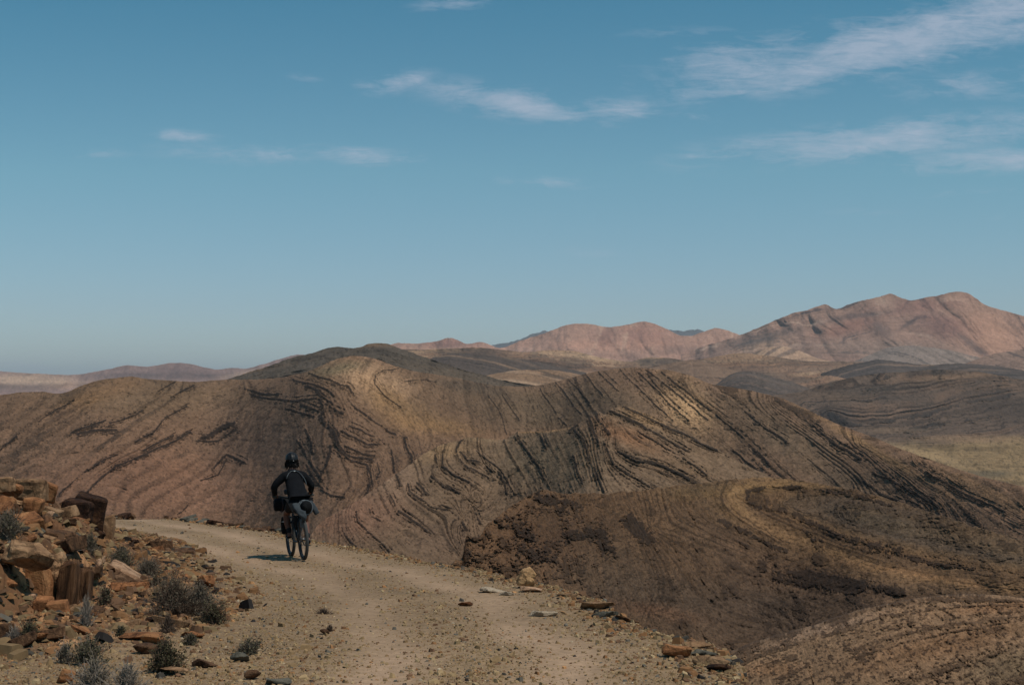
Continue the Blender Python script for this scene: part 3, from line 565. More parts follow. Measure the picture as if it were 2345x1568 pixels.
sheet("rib_hill", 690, 1960, 1.35, 1.35, NRC, [(690,1330),(1100,1360),(1500,1230),(1960,1200)], d0_nr, lambda x, y, v_: 0.55 + .1 * fbm(x / 160, y / 120, 0, 113, 3) - .25 * np.exp(-v_ * 14), look_nr, m_main, (3.0, 14, 12), gain=lambda x, y: .68 + .10 * sstep(850, 1250, x), relief=((2.6, 34, 'g', 128), (5, 70, 'f', 125), (2.0, 18, 'r', 126), (.7, 4, 'r', 127)))

# ---- the dark craggy knoll and the ringed fold hill on the right
m_near = terrain_mat("crag_rock", (1.0, 0.3), 0.45, 0.8, 0.25)
KN = [(-3,[(1500,1400),(1640,1440),(1800,1460)]),(-1.5,[(1500,1200),(1703,1271),(1784,1320),(1897,1350),(2058,1385),(2345,1400)]),(0,[(1560,1130),(1639,1191),(1703,1230),(1768,1262),(1865,1297),(1962,1330),(2058,1352),(2345,1372)]),
      (1,[(1945,1122),(1800,1108),(1703,1112),(1662,1130),(1687,1168),(1784,1226),(1897,1268),(1994,1301),(2123,1326),(2252,1346),(2345,1354)]),
      (2,[(2000,1138),(1833,1119),(1752,1120),(1712,1130),(1715,1150),(1768,1175),(1865,1213),(1962,1249),(2026,1266),(2090,1285),(2345,1322)]),
      (3.2,[(2120,1176),(1950,1140),(1850,1140),(1800,1150),(1840,1168),(1913,1195),(2010,1228),(2120,1250),(2345,1290)]),(4.4,[(2345,1250),(2187,1205),(2050,1180),(1930,1165),(1930,1180),(2050,1215),(2180,1235),(2345,1270)]),
      (-4,[(1100,1250),(1250,1150),(1400,1140)]),(-5,[(1200,1300),(1350,1230),(1450,1250)]),(-6,[(1300,1350),(1450,1330)])]
knf = strata_field(KN, (1000, 1060, 2800, 1600), 7, 900)
KNE = [(1.2,[(1833,1117),(1752,1117),(1712,1126),(1708,1146),(1740,1163)]),(1.6,[(1790,1165),(1840,1185),(1865,1201),(1913,1223),(1962,1239),(2026,1256),(2060,1270)]),(2.6,[(1950,1238),(2010,1252),(2060,1266)]),(1.4,[(1650,1190),(1720,1225),(1768,1250),(1800,1262)]),
       (3.2,[(1750,1290),(1784,1310),(1850,1318),(1920,1330),(1990,1340),(2058,1352)]),(2.6,[(1768,1315),(1840,1335),(1960,1350)]),(1.2,[(2060,1270),(2140,1290),(2230,1300)]),(1.2,[(1880,1122),(1960,1135),(2040,1160)]),(1.5,[(1845,1218),(1862,1232)]),(3,[(1230,1135),(1270,1150),(1290,1170)]),(4,[(1150,1190),(1190,1200),(1210,1230)]),(3,[(1280,1150),(1320,1150)]),(4,[(1300,1230),(1370,1220),(1390,1260)]),(4,[(1200,1260),(1260,1280)]),(4,[(1440,1190),(1480,1230)]),(3,[(1065,1240),(1075,1275)])]
def look_kn(x, y, X, D, Z, v_):
    wx = 8 * fbm(X / 12, D / 12, Z / 12, 131, 4); wy = 5 * fbm(X / 12, D / 12, Z / 12, 135, 4)
    s = knf(x + wx, y + wy)
    fine = fbm(X / 2.0, D / 2.0, Z / 2.0, 137, 5, .6); med = fbm(X / 14, D / 14, Z / 14, 138, 4); crag = fbm(x / 34, y / 26, 0.7, 139, 5, .62)
    c = np.ones(x.shape + (3,)) * lin(130, 100, 78)
    c = blobs(c, x, y, [(1700,1122,130,14,5,lin(168,130,88),.9),(1680,1160,40,40,-45,lin(150,116,84),.7),(1900,1255,150,14,-22,lin(150,116,88),.6),(2120,1318,170,9,-10,lin(178,130,96),.7),(2050,1205,150,28,-14,lin(98,88,80),.8),(2280,1270,120,30,-12,lin(116,98,80),.5),(1600,1120,90,14,5,lin(140,114,88),.6),
                        (1480,1360,200,90,-20,lin(100,84,74),.7),(1830,1400,220,60,0,lin(94,80,72),.7),(1560,1200,90,40,-30,lin(128,100,80),.5),(1250,1220,160,80,10,lin(104,78,62),.8),(2190,1300,40,4,0,lin(210,170,140),.7),(2160,1350,150,20,0,lin(104,84,72),.5),(1500,1400,120,18,-10,lin(134,96,76),.5)])
    ring = np.stack([np.interp(s + .12 * med, [-2, -1.2, -.4, .2, .8, 1.1, 1.45, 1.9, 2.3, 2.9, 3.4, 4.4], [k_[i_] for k_ in (lin(84,70,62), lin(112,90,76), lin(78,64,56), lin(104,84,68), lin(134,106,82), lin(152,120,90), lin(126,100,76), lin(92,74,60), lin(136,106,80), lin(120,98,78), lin(92,82,76), lin(110,92,76))]) for i_ in range(3)], -1)
    rk = (.6 * sstep(1480, 1680, x))[..., None]
    c = c * (1 - rk) + ring * rk
    c = c * (1 + .15 * med + .2 * fine)[..., None]
    rough = np.clip(sstep(1480, 1300, x) + .55 * np.exp(-(((x - 1500) / 260) ** 2 + ((y - 1330) / 110) ** 2)), 0, 1)
    knob = ragged(.5 + 1.1 * crag + .35 * med, x, y, 216, .55, .5, .8, 6) * rough
    b = ragged(bands(s, 3.0, 141, x, y, .0, .5, .8, 40), x, y, 217, .8, .45, .8, 6) * sstep(1380, 1560, x); thin = ragged(bands(s, 9, 143, x, y, -.1, .5, .5, 40), x, y, 218, .5)
    bb = b * np.clip(.7 + crag * 1.2, 0, 1)
    lm = line_mask(KNE, x + wx * .8, y + wy, 5.4)
    led = ragged(lm * (.85 + .9 * crag), x, y, 219, .75, .4, .75, 7)
    c = c * (1 - thin[..., None] * .25 * (1 - rough[..., None])) * (1 - .5 * (beds(s, 4.5, 260, x, y, .5, 4.5) * (1 - rough * .8))[..., None])
    spots = sstep(.2, .42, fbm(x / 7, y / 5, 0.2, 145, 3)) * .6
    dk = np.clip(np.maximum(np.maximum(bb * .7, led * .9), np.maximum(knob * .62, spots * .7)), 0, 1)
    c = c * (1 - dk[..., None] * .9) + lin(50, 40, 36) * (1 + .4 * fine)[..., None] * dk[..., None] * .9  # the ledge part holds painted shade besides dark rock
    return c, -.5 * led - .4 * bb - .5 * knob
KNC = [(1000,1330),(1030,1300),(1042,1285),(1062,1262),(1065,1240),(1080,1233),(1098,1228),(1112,1205),(1130,1190),(1160,1166),(1190,1146),(1210,1134),(1235,1122),(1262,1124),(1290,1132),(1320,1128),(1370,1130),(1420,1127),(1500,1118),(1560,1110),(1640,1101),(1700,1096),(1760,1094),(1830,1100),(1880,1108),(1955,1122),(2010,1136),(2090,1159),(2155,1180),(2219,1203),(2280,1220),(2345,1237),(2500,1275),(2800,1330)]
def d0_kn(x): return curve([(1000,170),(1250,200),(1500,270),(1750,330),(2000,300),(2345,260),(2800,240)], x)
sheet("knoll", 1000, 2800, 1.3, 1.3, KNC, [(1000,1400),(1200,1420),(1500,1520),(1700,1580),(2345,1520),(2800,1550)], d0_kn, lambda x, y, v_: (0.62 - .28 * sstep(1450, 1800, x)) * (1 - .35 * sstep(1150, 1000, y)) + .05 * fbm(x / 120, y / 80, 0, 133, 3), look_kn, m_near, (5.0, 16, 13), gain=.72, relief=((1.6, 14, 'g', 150), (1.8, 18, 'r', 147), (.8, 5, 'r', 148), (.3, 1.4, 'r', 149)))

# ---- the close slope at the lower right
SL = [(0,[(1640,1540),(1720,1500),(1865,1455),(2026,1405),(2187,1385),(2345,1385)]),(1,[(1640,1600),(1720,1536),(1865,1491),(2026,1443),(2187,1410),(2345,1400),(2600,1390)]),(2,[(1820,1590),(1994,1510),(2123,1475),(2252,1446),(2345,1425),(2600,1410)]),(3,[(2000,1600),(2090,1565),(2252,1520),(2345,1480),(2600,1450)]),(4,[(2200,1600),(2345,1560),(2600,1500)])]
slf = strata_field(SL, (1550, 1340, 2800, 1700), 7, 500)
def look_sl(x, y, X, D, Z, v_):
    wx = 8 * fbm(X / 5, D / 5, Z / 5, 151, 4); wy = 5 * fbm(X / 5, D / 5, Z / 5, 155, 4)
    s = slf(x + wx, y + wy)
    fine = fbm(X / .8, D / .8, Z / .8, 157, 5, .6); med = fbm(X / 7, D / 7, Z / 7, 158, 4); crag = fbm(x / 40, y / 22, 0.7, 159, 5, .62)
    c = np.ones(x.shape + (3,)) * lin(150, 120, 98)
    c = blobs(c, x, y, [(1850,1450,180,14,16,lin(160,132,116),.7),(1800,1500,120,16,16,lin(168,136,112),.6),(2150,1480,220,30,14,lin(140,104,78),.6),(2300,1390,120,14,5,lin(150,110,82),.6),(2300,1530,120,40,15,lin(120,104,86),.6),(1760,1530,60,18,0,lin(172,130,100),.6)])
    c = c * (1 + .14 * med + .22 * fine)[..., None]
    b = ragged(bands(s, 3.6, 161, x, y, .0, .5, .6, 60), x, y, 220, .9, .4, .75, 6) * np.clip(.9 + crag * 1.2, 0, 1); c = c * (1.08 - .3 * ragged(bands(s, 11, 162, x, y, -.1, .5), x, y, 222, .6))[..., None]
    spots = sstep(.15, .38, fbm(x / 7, y / 4.5, 0.2, 165, 3)) * .95
    dk = np.clip(np.maximum(b * .85, spots), 0, 1)
    c = c * (1 - dk[..., None] * .8) + lin(62, 46, 38) * (1 + .4 * fine)[..., None] * dk[..., None] * .8
    return c, -.3 * b - .12 * spots
m_slope = terrain_mat("slope_rock", (0.5, 0.15), 0.5, 0.8, 0.12)
SLC = [(1540,1620),(1600,1545),(1640,1512),(1703,1483),(1784,1456),(1865,1433),(1945,1405),(2026,1385),(2090,1373),(2187,1363),(2270,1364),(2345,1371),(2500,1375),(2800,1390)]
sheet("slope", 1540, 2800, 1.3, 1.3, SLC, [(1540,1900),(2800,1900)], lambda x: curve([(1540,62),(1700,80),(2000,130),(2345,150),(2800,150)], x), lambda x, y, v_: .42 + .1 * sstep(1500, 1800, y) - .2 * np.exp(-v_ * 12), look_sl, m_slope, (3, 24, 14), back=.25, gain=.66, relief=((.7, 6, 'r', 167), (.35, 1.8, 'r', 168), (.12, .5, 'r', 169)))
# ------------------------------------------------------------------ the wide valley floor below everything
SLOPE = (1070 - HZ) / F
def road_d(py): return EYE / ((np.asarray(py, float) - 1070) / F)
vg = np.concatenate([np.linspace(-3000, 3000, 41)])
gx_, gy_ = np.meshgrid(np.linspace(-60000, 60000, 61), np.concatenate([np.linspace(-3000, 3000, 13), np.linspace(5000, 70000, 30)]))
gz_ = -125 + 0 * gx_ + 3 * fbm(gx_ / 4000, gy_ / 4000, 0, 501, 3)
tag(grid_mesh("ground", gx_, gy_, gz_, np.ones(gx_.shape + (3,)) * lin(120, 100, 84), m_mid), kind="structure")

# ------------------------------------------------------------------ the road shelf and the bank beside it
EDGE_PX = [(226,1186),(306,1182),(403,1187),(484,1199),(564,1210),(640,1218),(711,1238),(802,1252),(916,1271),(973,1284),(1038,1294),(1104,1304),(1182,1328),(1282,1348),(1363,1371),(1405,1392),(1477,1434),(1513,1449),(1613,1473),(1649,1503),(1676,1539),(1706,1568)]
E = [((px - CX) / F * float(road_d(py)), float(road_d(py))) for px, py in EDGE_PX]
E = [(-160, 120), (-60, 75), (-30, 58)] + [(E[0][0] - 4, E[0][1] + 5)] + E + [(2.2, 7), (2.6, 3), (3.0, -6), (3.2, -14)]
E = np.array(E)
BL = np.array([(-160, 100), (-60, 66), (-34, 54), (-20, 47), (-14.5, 41), (-10.6, 35), (-8.5, 30), (-7.3, 26), (-6.3, 22.5), (-5.35, 19.3), (-4.75, 17.4), (-4.45, 15.6), (-4.6, 14.0), (-5.3, 12.4), (-6.2, 11.0), (-7.2, 9.0), (-8.2, 4), (-9, -14)])
def sdist(poly, X, Y):
    """distance to a polyline, positive on its +X side (the line runs monotonously in Y)"""
    best = np.full(X.shape, 1e9)
    for a, b in zip(poly[:-1], poly[1:]):
        d = b - a; L2 = (d ** 2).sum(); px = X - a[0]; py = Y - a[1]
        t = np.clip((px * d[0] + py * d[1]) / L2, 0, 1); best = np.minimum(best, np.hypot(px - t * d[0], py - t * d[1]))
    o = np.argsort(poly[:, 1]); xe = np.interp(Y, poly[o, 1], poly[o, 0])
    far = Y > poly[:, 1].max()
    return np.where(X > xe, best, -best) + np.where(far, 0, 0)
def worley(x, y, seed=0):
    fx = np.floor(x); fy = np.floor(y); ix = fx.astype(np.int32); iy = fy.astype(np.int32)
    b1 = np.full(x.shape, 9.0); b2 = np.full(x.shape, 9.0); val = np.zeros(x.shape)
    for i in (-1, 0, 1):
        for j in (-1, 0, 1):
            z0 = np.zeros_like(ix)
            hx = _hash(ix + i, iy + j, z0, seed) / 4294967295.0; hy = _hash(ix + i, iy + j, z0 + 1, seed) / 4294967295.0; hv = _hash(ix + i, iy + j, z0 + 2, seed) / 4294967295.0
            d = np.hypot(ix + i + hx - x, iy + j + hy - y)
            m = d < b1; b2 = np.where(m, b1, np.minimum(b2, d)); val = np.where(m, hv, val); b1 = np.where(m, d, b1)
    return b1, b2, val
def ground_parts(X, Y):
    X = np.asarray(X, float); Y = np.asarray(Y, float)
    se = sdist(E, X, Y) + .15 * fbm(X / .9, Y / .9, 0, 301, 3); sb = -sdist(BL, X, Y) + .22 * fbm(X / 1.3, Y / 1.3, 0, 303, 3)
    # bank: steep foot then a rubbly slope
    near = sstep(9, 14, Y)
    foot = sstep(0, .55, sb); up = sstep(.3, 3.6, sb); hi_ = np.clip(sb - 3.6, 0, 30)
    topk = np.interp(Y, [0, 9, 12, 14, 17, 22, 27, 33, 40, 60], [.25, .3, .6, 1, 1, .85, .75, .5, .35, .2])
    h = (.62 * foot + .95 * up + .12 * hi_) * topk
    apron = .16 * np.exp(-(np.clip(-sb, 0, 9) / 1.1) ** 2) * (sb < 0) + .16 * (sb >= 0)
    return se, sb, h + apron * near
def G(X, Y, detail=True):
    X = np.asarray(X, float); Y = np.asarray(Y, float)
    se, sb, h = ground_parts(X, Y)
    z = -SLOPE * Y + h
    z = z + .03 * fbm(X / 3, Y / 3, 0, 305, 3)
    if detail:
        rub = sstep(-2.4, -.2, sb) * (Y < 60)
        b1, b2, cv = worley(X / .42 + .3 * fbm(X, Y, 0, 306, 2), Y / .9, 11)
        c1, c2, cw = worley(X / .16, Y / .26, 12)
        z = z + rub * (.24 * sstep(0, 1.5, sb) + .06) * (cv - .5) * sstep(0, .12, b2 - b1) + rub * .055 * (cw - .5)
        z = z + sstep(.0, 1.2, sb) * .16 * ridged(X / .9, Y / .9, z / .5, 307, 4)
        z = z + .008 * fbm(X / .12, Y / .12, 0, 308, 3)
        # shallow wheel ruts along the road
    rr = se
    for off, wd in ((-1.25, .33), (-2.75, .33)):
        z = z - .018 * np.exp(-((rr - off) / wd) ** 2)
    drop = np.where(se > 0.02, 1.25 * np.clip(se - .02, 0, 100) ** 1.02 + .10 * sstep(0, .12, se), 0)
    z = z - drop + np.where(se > .3, .35 * ridged(X / 1.3, Y / 1.3, z / 1.3, 309, 4), 0)
    return z
def hit(px, py, lift=0.0):
    """where the sight line through a picture point meets the ground"""
    d = np.geomspace(5, 90, 1500); X = (px - CX) / F * d; z = EYE - (py - HZ) / F * d
    g = G(X, d, False); k = np.argmax(g >= z)
    return float(X[k]), float(d[k]), float(g[k])
gc = np.concatenate([np.arange(-2600, -60, 26.), np.arange(-60, 2405, 1.9), np.arange(2405, 3800, 26.)])
gyr = np.concatenate([np.arange(1128, 1700, 1.35), 1700 + np.geomspace(6, 9000, 45)])
gd = EYE / ((gyr - 1070) / F); gd = np.concatenate([np.linspace(150, gd[0] + 2, 20), gd])
GX = (gc[None, :] - CX) / F * gd[:, None]; GY = np.broadcast_to(gd[:, None], GX.shape)
GZ = G(GX, GY)
se, sb, hh = ground_parts(GX, GY)
gf = fbm(GX / .5, GY / .5, 0, 311, 4); gm = fbm(GX / 2.2, GY / 2.2, 0, 312, 4); gs = fbm(GX / .09, GY / .09, 0, 313, 3)
gcol = np.ones(GX.shape + (3,)) * lin(146, 122, 94)
gcol = gcol * (1 + .18 * gm + .12 * gf + .14 * gs)[..., None]
rut = np.exp(-((se + 1.25) / .35) ** 2) + np.exp(-((se + 2.75) / .35) ** 2)
rut = np.clip(rut * (.75 + .6 * gm), 0, 1)
gcol = gcol * (1 - .75 * rut[..., None]) + lin(184, 154, 126) * .75 * rut[..., None]
rubm = sstep(-1.9, -.4, sb + .4 * gm)[..., None]
b1, b2, cv = worley(GX / .42 + .3 * fbm(GX, GY, 0, 306, 2), GY / .9, 11); c1, c2, cw = worley(GX / .16, GY / .26, 12)
rc = lin(120, 88, 62) * (1 + .5 * (cv - .5) + .5 * (cw - .5) + .25 * gf)[..., None]
rc = np.where((cw > .86)[..., None], lin(188, 140, 98), rc); rc = np.where((cw < .18)[..., None], lin(84, 64, 50), rc)
rc = rc * (1 - .45 * (1 - sstep(0, .12, c2 - c1)))[..., None]
bankm = sstep(.1, .9, sb)[..., None]
bc = lin(84, 58, 40) * (1 + .6 * (cv - .5) + .25 * gm + .3 * gs)[..., None]
rc = rc * (1 - bankm * .7) + bc * bankm * .7
gcol = gcol * (1 - rubm) + rc * rubm
em = sstep(.1, .5, se)[..., None]; gcol = gcol * (1 - em) + lin(120, 92, 70) * (1 + .3 * gf)[..., None] * em
gcol = gcol * np.array([.86, .835, .83])
m_road = terrain_mat("gravel_ground", (.10, .03), .32, .55, .012)
tag(grid_mesh("road", GX, GY, GZ, np.clip(gcol, .01, .9), m_road), kind="structure")

# ------------------------------------------------------------------ loose stones too many to count
rng = np.random.default_rng(7)
def flakes(name, P, S, H, colr, rs, label=None):
    """many angular flakes: P centres, S half widths, H half thickness"""
    n = len(P); k = 6
    a = (np.arange(k) / k * 2 * PI)[None] + rs.uniform(-.35, .35, (n, k)) + rs.uniform(0, 6.28, (n, 1))
    r = rs.uniform(.6, 1.15, (n, k)); el = rs.uniform(.5, 1.0, (n, 1)); th = rs.uniform(0, 6.28, (n, 1))
    ux = r * np.cos(a); uy = r * np.sin(a) * el
    bx = ux * np.cos(th) - uy * np.sin(th); by = ux * np.sin(th) + uy * np.cos(th)
    tp = rs.uniform(.35, .8, (n, 1)); ox = rs.uniform(-.2, .2, (n, 1)); oy = rs.uniform(-.2, .2, (n, 1))
    vb = np.stack([bx, by, np.full_like(bx, -1.) + 0 * bx], -1); vt = np.stack([bx * tp + ox, by * tp + oy, rs.uniform(.6, 1.1, (n, k))], -1)
    V = np.concatenate([vb, vt], 1)
    V[..., :2] *= S[:, None, None]; V[..., 2] *= H[:, None]
    tx = rs.normal(0, .22, (n, 1)); ty = rs.normal(0, .22, (n, 1)); V[..., 2] += V[..., 0] * tx + V[..., 1] * ty
    V += P[:, None, :]
    base = (np.arange(n) * 2 * k)[:, None]
    loops = []; 
    side = np.stack([np.stack([np.full(n, i), np.full(n, (i + 1) % k), np.full(n, k + (i + 1) % k), np.full(n, k + i)], -1) for i in range(k)], 1) + base[:, None]
    top = (np.arange(k, 2 * k))[None] + base
    me = bpy.data.meshes.new(name); me.vertices.add(n * 2 * k); me.vertices.foreach_set('co', V.reshape(-1).astype(np.float32))
    li = np.concatenate([side.reshape(n, -1), top], 1).reshape(-1).astype(np.int32); per = 4 * k + k
    me.loops.add(len(li)); me.loops.foreach_set('vertex_index', li)
    st = np.concatenate([np.arange(k) * 4, [4 * k]]); starts = (np.arange(n)[:, None] * per + st[None]).reshape(-1).astype(np.int32)
    tot = np.tile(np.array([4] * k + [k]), n).astype(np.int32)
    me.polygons.add(len(starts)); me.polygons.foreach_set('use_smooth', np.zeros(len(starts), dtype=bool)); me.polygons.foreach_set('loop_start', starts); me.polygons.foreach_set('loop_total', tot)
    me.update(calc_edges=True)
    at = me.attributes.new('Col', 'FLOAT_COLOR', 'POINT'); c4 = np.ones((n, 2 * k, 4), np.float32); c4[..., :3] = colr[:, None, :]; at.data.foreach_set('color', c4.reshape(-1))
    return me
PAL = np.array([lin(172, 144, 106), lin(186, 160, 122), lin(150, 122, 88), lin(186, 138, 94), lin(118, 110, 98), lin(84, 78, 70), lin(206, 186, 156), lin(60, 54, 50), lin(160, 116, 78), lin(128, 96, 72)])
def pick(n, p): return PAL[rng.choice(len(PAL), n, p=np.array(p) / sum(p))] * rng.uniform(.8, 1.15, (n, 1))
m_stone = terrain_mat("stone", (.05,), .15, .3, .01)
n = 110000
px = rng.uniform(-250, 2000, n); py = 1070 + (rng.uniform(0, 1, n)) ** .9 * 560 + 60
d = road_d(py); X = (px - CX) / F * d; se1, sb1, _ = ground_parts(X, d)
ok = (se1 < .12) & (sb1 < -.2) & (d < 46)
rutk = np.exp(-((se1 + 1.25) / .4) ** 2) + np.exp(-((se1 + 2.75) / .4) ** 2)
ok &= rng.uniform(0, 1, n) > .85 * rutk
X = X[ok]; d = d[ok]; n = len(X)
sz = np.clip(rng.lognormal(math.log(.0072), .62, n), .004, .05) * (1 + d / 60)
P = np.stack([X, d, G(X, d) + sz * .1], -1)
me = flakes("gravel", P, sz, sz * rng.uniform(.3, .6, n), pick(n, [8, 2, 9, .5, 2.0, .5, .3, .4, 1.6, 3]) * .82, rng)
tag(link("gravel", me, m_stone), "loose pale and grey gravel scattered over the dirt road", "gravel", kind="stuff")
# coarser shards on the rubble apron and on the bank
n = 85000
px = rng.uniform(-250, 800, n); py = rng.uniform(1110, 1640, n); ang = rng.uniform(0, 1, n)
d = rng.uniform(8.5, 34, n) ** 1.0; X = -rng.uniform(1.2, 11, n) * (.5 + d / 26)
se1, sb1, _ = ground_parts(X, d); ok = (sb1 > -1.7) & (se1 < -.5) & (X > -.40 * d - .6) & (rng.uniform(0, 1, n) < np.interp(sb1, [-1.7, -.7, 2, 6], [.10, .8, .95, .8]))
X = X[ok]; d = d[ok]; n = len(X)
sz = np.clip(rng.lognormal(math.log(.030), .66, n), .010, .2)
P = np.stack([X, d, G(X, d) + sz * .15], -1)
me = flakes("scree", P, sz, sz * rng.uniform(.15, .38, n), pick(n, [3, .6, 5, 2, .8, .5, .05, 1.8, 6, 7]) * .62, rng)
tag(link("scree", me, m_stone), "orange and brown stone shards strewn over the roadside bank", "scree", kind="stuff")
# crumbling outer edge
n = 9000
k_ = rng.uniform(0, 1, n); yy_ = 9 + 40 * k_ ** 1.3; oo_ = np.argsort(E[:, 1]); X = np.interp(yy_, E[oo_, 1], E[oo_, 0]) + rng.normal(-.08, .2, n); d = yy_
sz = np.clip(rng.lognormal(math.log(.020), .6, n), .008, .08)
P = np.stack([X, d, G(X, d) + sz * .1], -1)
me = flakes("edge_rubble", P, sz, sz * rng.uniform(.2, .5, n), pick(n, [4, 1, 6, 1, 1.5, .8, .1, 1, 4, 5]) * .7, rng)
tag(link("edge_rubble", me, m_stone), "small broken stones crumbling off the outer edge of the road", "rubble", kind="stuff")
# small stones on the close slope at the lower right and crumbling edge
# ------------------------------------------------------------------ single rocks
def rock_mat(name, c1, c2, c3, scale=3.0, streak=(1, 1, 1), bump=.6, c4=None):
    m = bpy.data.materials.new(name); m.use_nodes = True; t = m.node_tree
    bs = t.nodes['Principled BSDF']; bs.inputs['Roughness'].default_value = .93; bs.inputs['Specular IOR Level'].default_value = .15
    tcd = nd(t, 'ShaderNodeTexCoord'); oi = nd(t, 'ShaderNodeObjectInfo')
    ad = nd(t, 'ShaderNodeVectorMath', operation='ADD'); t.links.new(tcd.outputs['Object'], ad.inputs[0])
    sc = nd(t, 'ShaderNodeVectorMath', operation='SCALE'); t.links.new(oi.outputs['Location'], sc.inputs[0]); sc.inputs['Scale'].default_value = 3.7; t.links.new(sc.outputs[0], ad.inputs[1])
    mp = nd(t, 'ShaderNodeMapping'); t.links.new(ad.outputs[0], mp.inputs[0]); mp.inputs['Scale'].default_value = streak
    a = nd(t, 'ShaderNodeTexNoise'); a.inputs['Scale'].default_value = scale; a.inputs['Detail'].default_value = 9; a.inputs['Roughness'].default_value = .68; a.inputs['Distortion'].default_value = .4
    b = nd(t, 'ShaderNodeTexNoise'); b.inputs['Scale'].default_value = scale * 7; b.inputs['Detail'].default_value = 7; b.inputs['Roughness'].default_value = .7
    t.links.new(mp.outputs[0], a.inputs['Vector']); t.links.new(mp.outputs[0], b.inputs['Vector'])
    r = nd(t, 'ShaderNodeValToRGB'); t.links.new(a.outputs[0], r.inputs[0]); e = r.color_ramp
    e.elements[0].position = .34; e.elements[0].color = (*c1, 1); e.elements[1].position = .68; e.elements[1].color = (*c3, 1); k = e.elements.new(.5); k.color = (*c2, 1)
    sp = mth(t, 'MULTIPLY_ADD', b.outputs[0], 1.5, .25)
    vr = mth(t, 'MULTIPLY', sp, mth(t, 'MULTIPLY_ADD', oi.outputs['Random'], .35, .8))
    cc = nd(t, 'ShaderNodeCombineColor'); [t.links.new(vr, cc.inputs[i]) for i in range(3)]
    vo = nd(t, 'ShaderNodeTexVoronoi', feature='DISTANCE_TO_EDGE'); vo.inputs['Scale'].default_value = 2.2; vm = nd(t, 'ShaderNodeMapping'); vm.inputs['Scale'].default_value = (1.6, 1.6, .8)
    wv = nd(t, 'ShaderNodeVectorMath', operation='ADD'); ws = nd(t, 'ShaderNodeVectorMath', operation='SCALE'); t.links.new(a.outputs[1], ws.inputs[0]); ws.inputs['Scale'].default_value = .35; t.links.new(ad.outputs[0], wv.inputs[0]); t.links.new(ws.outputs[0], wv.inputs[1])
    t.links.new(wv.outputs[0], vm.inputs[0]); t.links.new(vm.outputs[0], vo.inputs['Vector'])
    crk = mth(t, 'MULTIPLY', vo.outputs[0], 22.0, clamp=True)
    base_ = mixc(t, 1.0, r.outputs[0], cc.outputs[0], 'MULTIPLY')
    t.links.new(mixc(t, mth(t, 'MULTIPLY_ADD', crk, -.55, .55), base_, tuple(np.array(c1) * .35)), bs.inputs['Base Color'])
    bp = nd(t, 'ShaderNodeBump'); bp.inputs['Strength'].default_value = bump; bp.inputs['Distance'].default_value = .05
    t.links.new(mth(t, 'ADD', mth(t, 'MULTIPLY', crk, .35), mth(t, 'MULTIPLY_ADD', a.outputs[0], 1.4, mth(t, 'MULTIPLY', b.outputs[0], .6))), bp.inputs['Height']); t.links.new(bp.outputs[0], bs.inputs['Normal'])
    return m
MR = {
 'tan': rock_mat('tan_sandstone', lin(98, 72, 52), lin(146, 112, 82), lin(168, 134, 102), 3),
 'pale': rock_mat('pale_sandstone', lin(126, 92, 68), lin(176, 138, 108), lin(200, 164, 134), 4),
 'orange': rock_mat('orange_sandstone', lin(84, 54, 34), lin(142, 95, 62), lin(164, 118, 80), 3),
 'flute': rock_mat('fluted_sandstone', lin(52, 36, 26), lin(112, 78, 54), lin(142, 104, 76), 2.2, (7, 7, .7), 1.0),
 'brown': rock_mat('brown_rock', lin(48, 34, 25), lin(92, 66, 47), lin(118, 88, 64), 4),
 'dark': rock_mat('dark_varnished_rock', lin(28, 20, 16), lin(64, 42, 30), lin(98, 68, 46), 6, (1, 1, 1), 1.0),
 'red': rock_mat('dark_red_rock', lin(40, 26, 22), lin(82, 52, 44), lin(100, 70, 60), 4),
 'grey': rock_mat('grey_slate', lin(58, 55, 48), lin(94, 89, 78), lin(116, 108, 94), 4),
 'gold': rock_mat('weathered_boulder', lin(150, 112, 78), lin(196, 154, 110), lin(212, 172, 128), 3),
 'chalk': rock_mat('chalky_limestone', lin(140, 122, 100), lin(172, 152, 128), lin(190, 172, 150), 8),
}
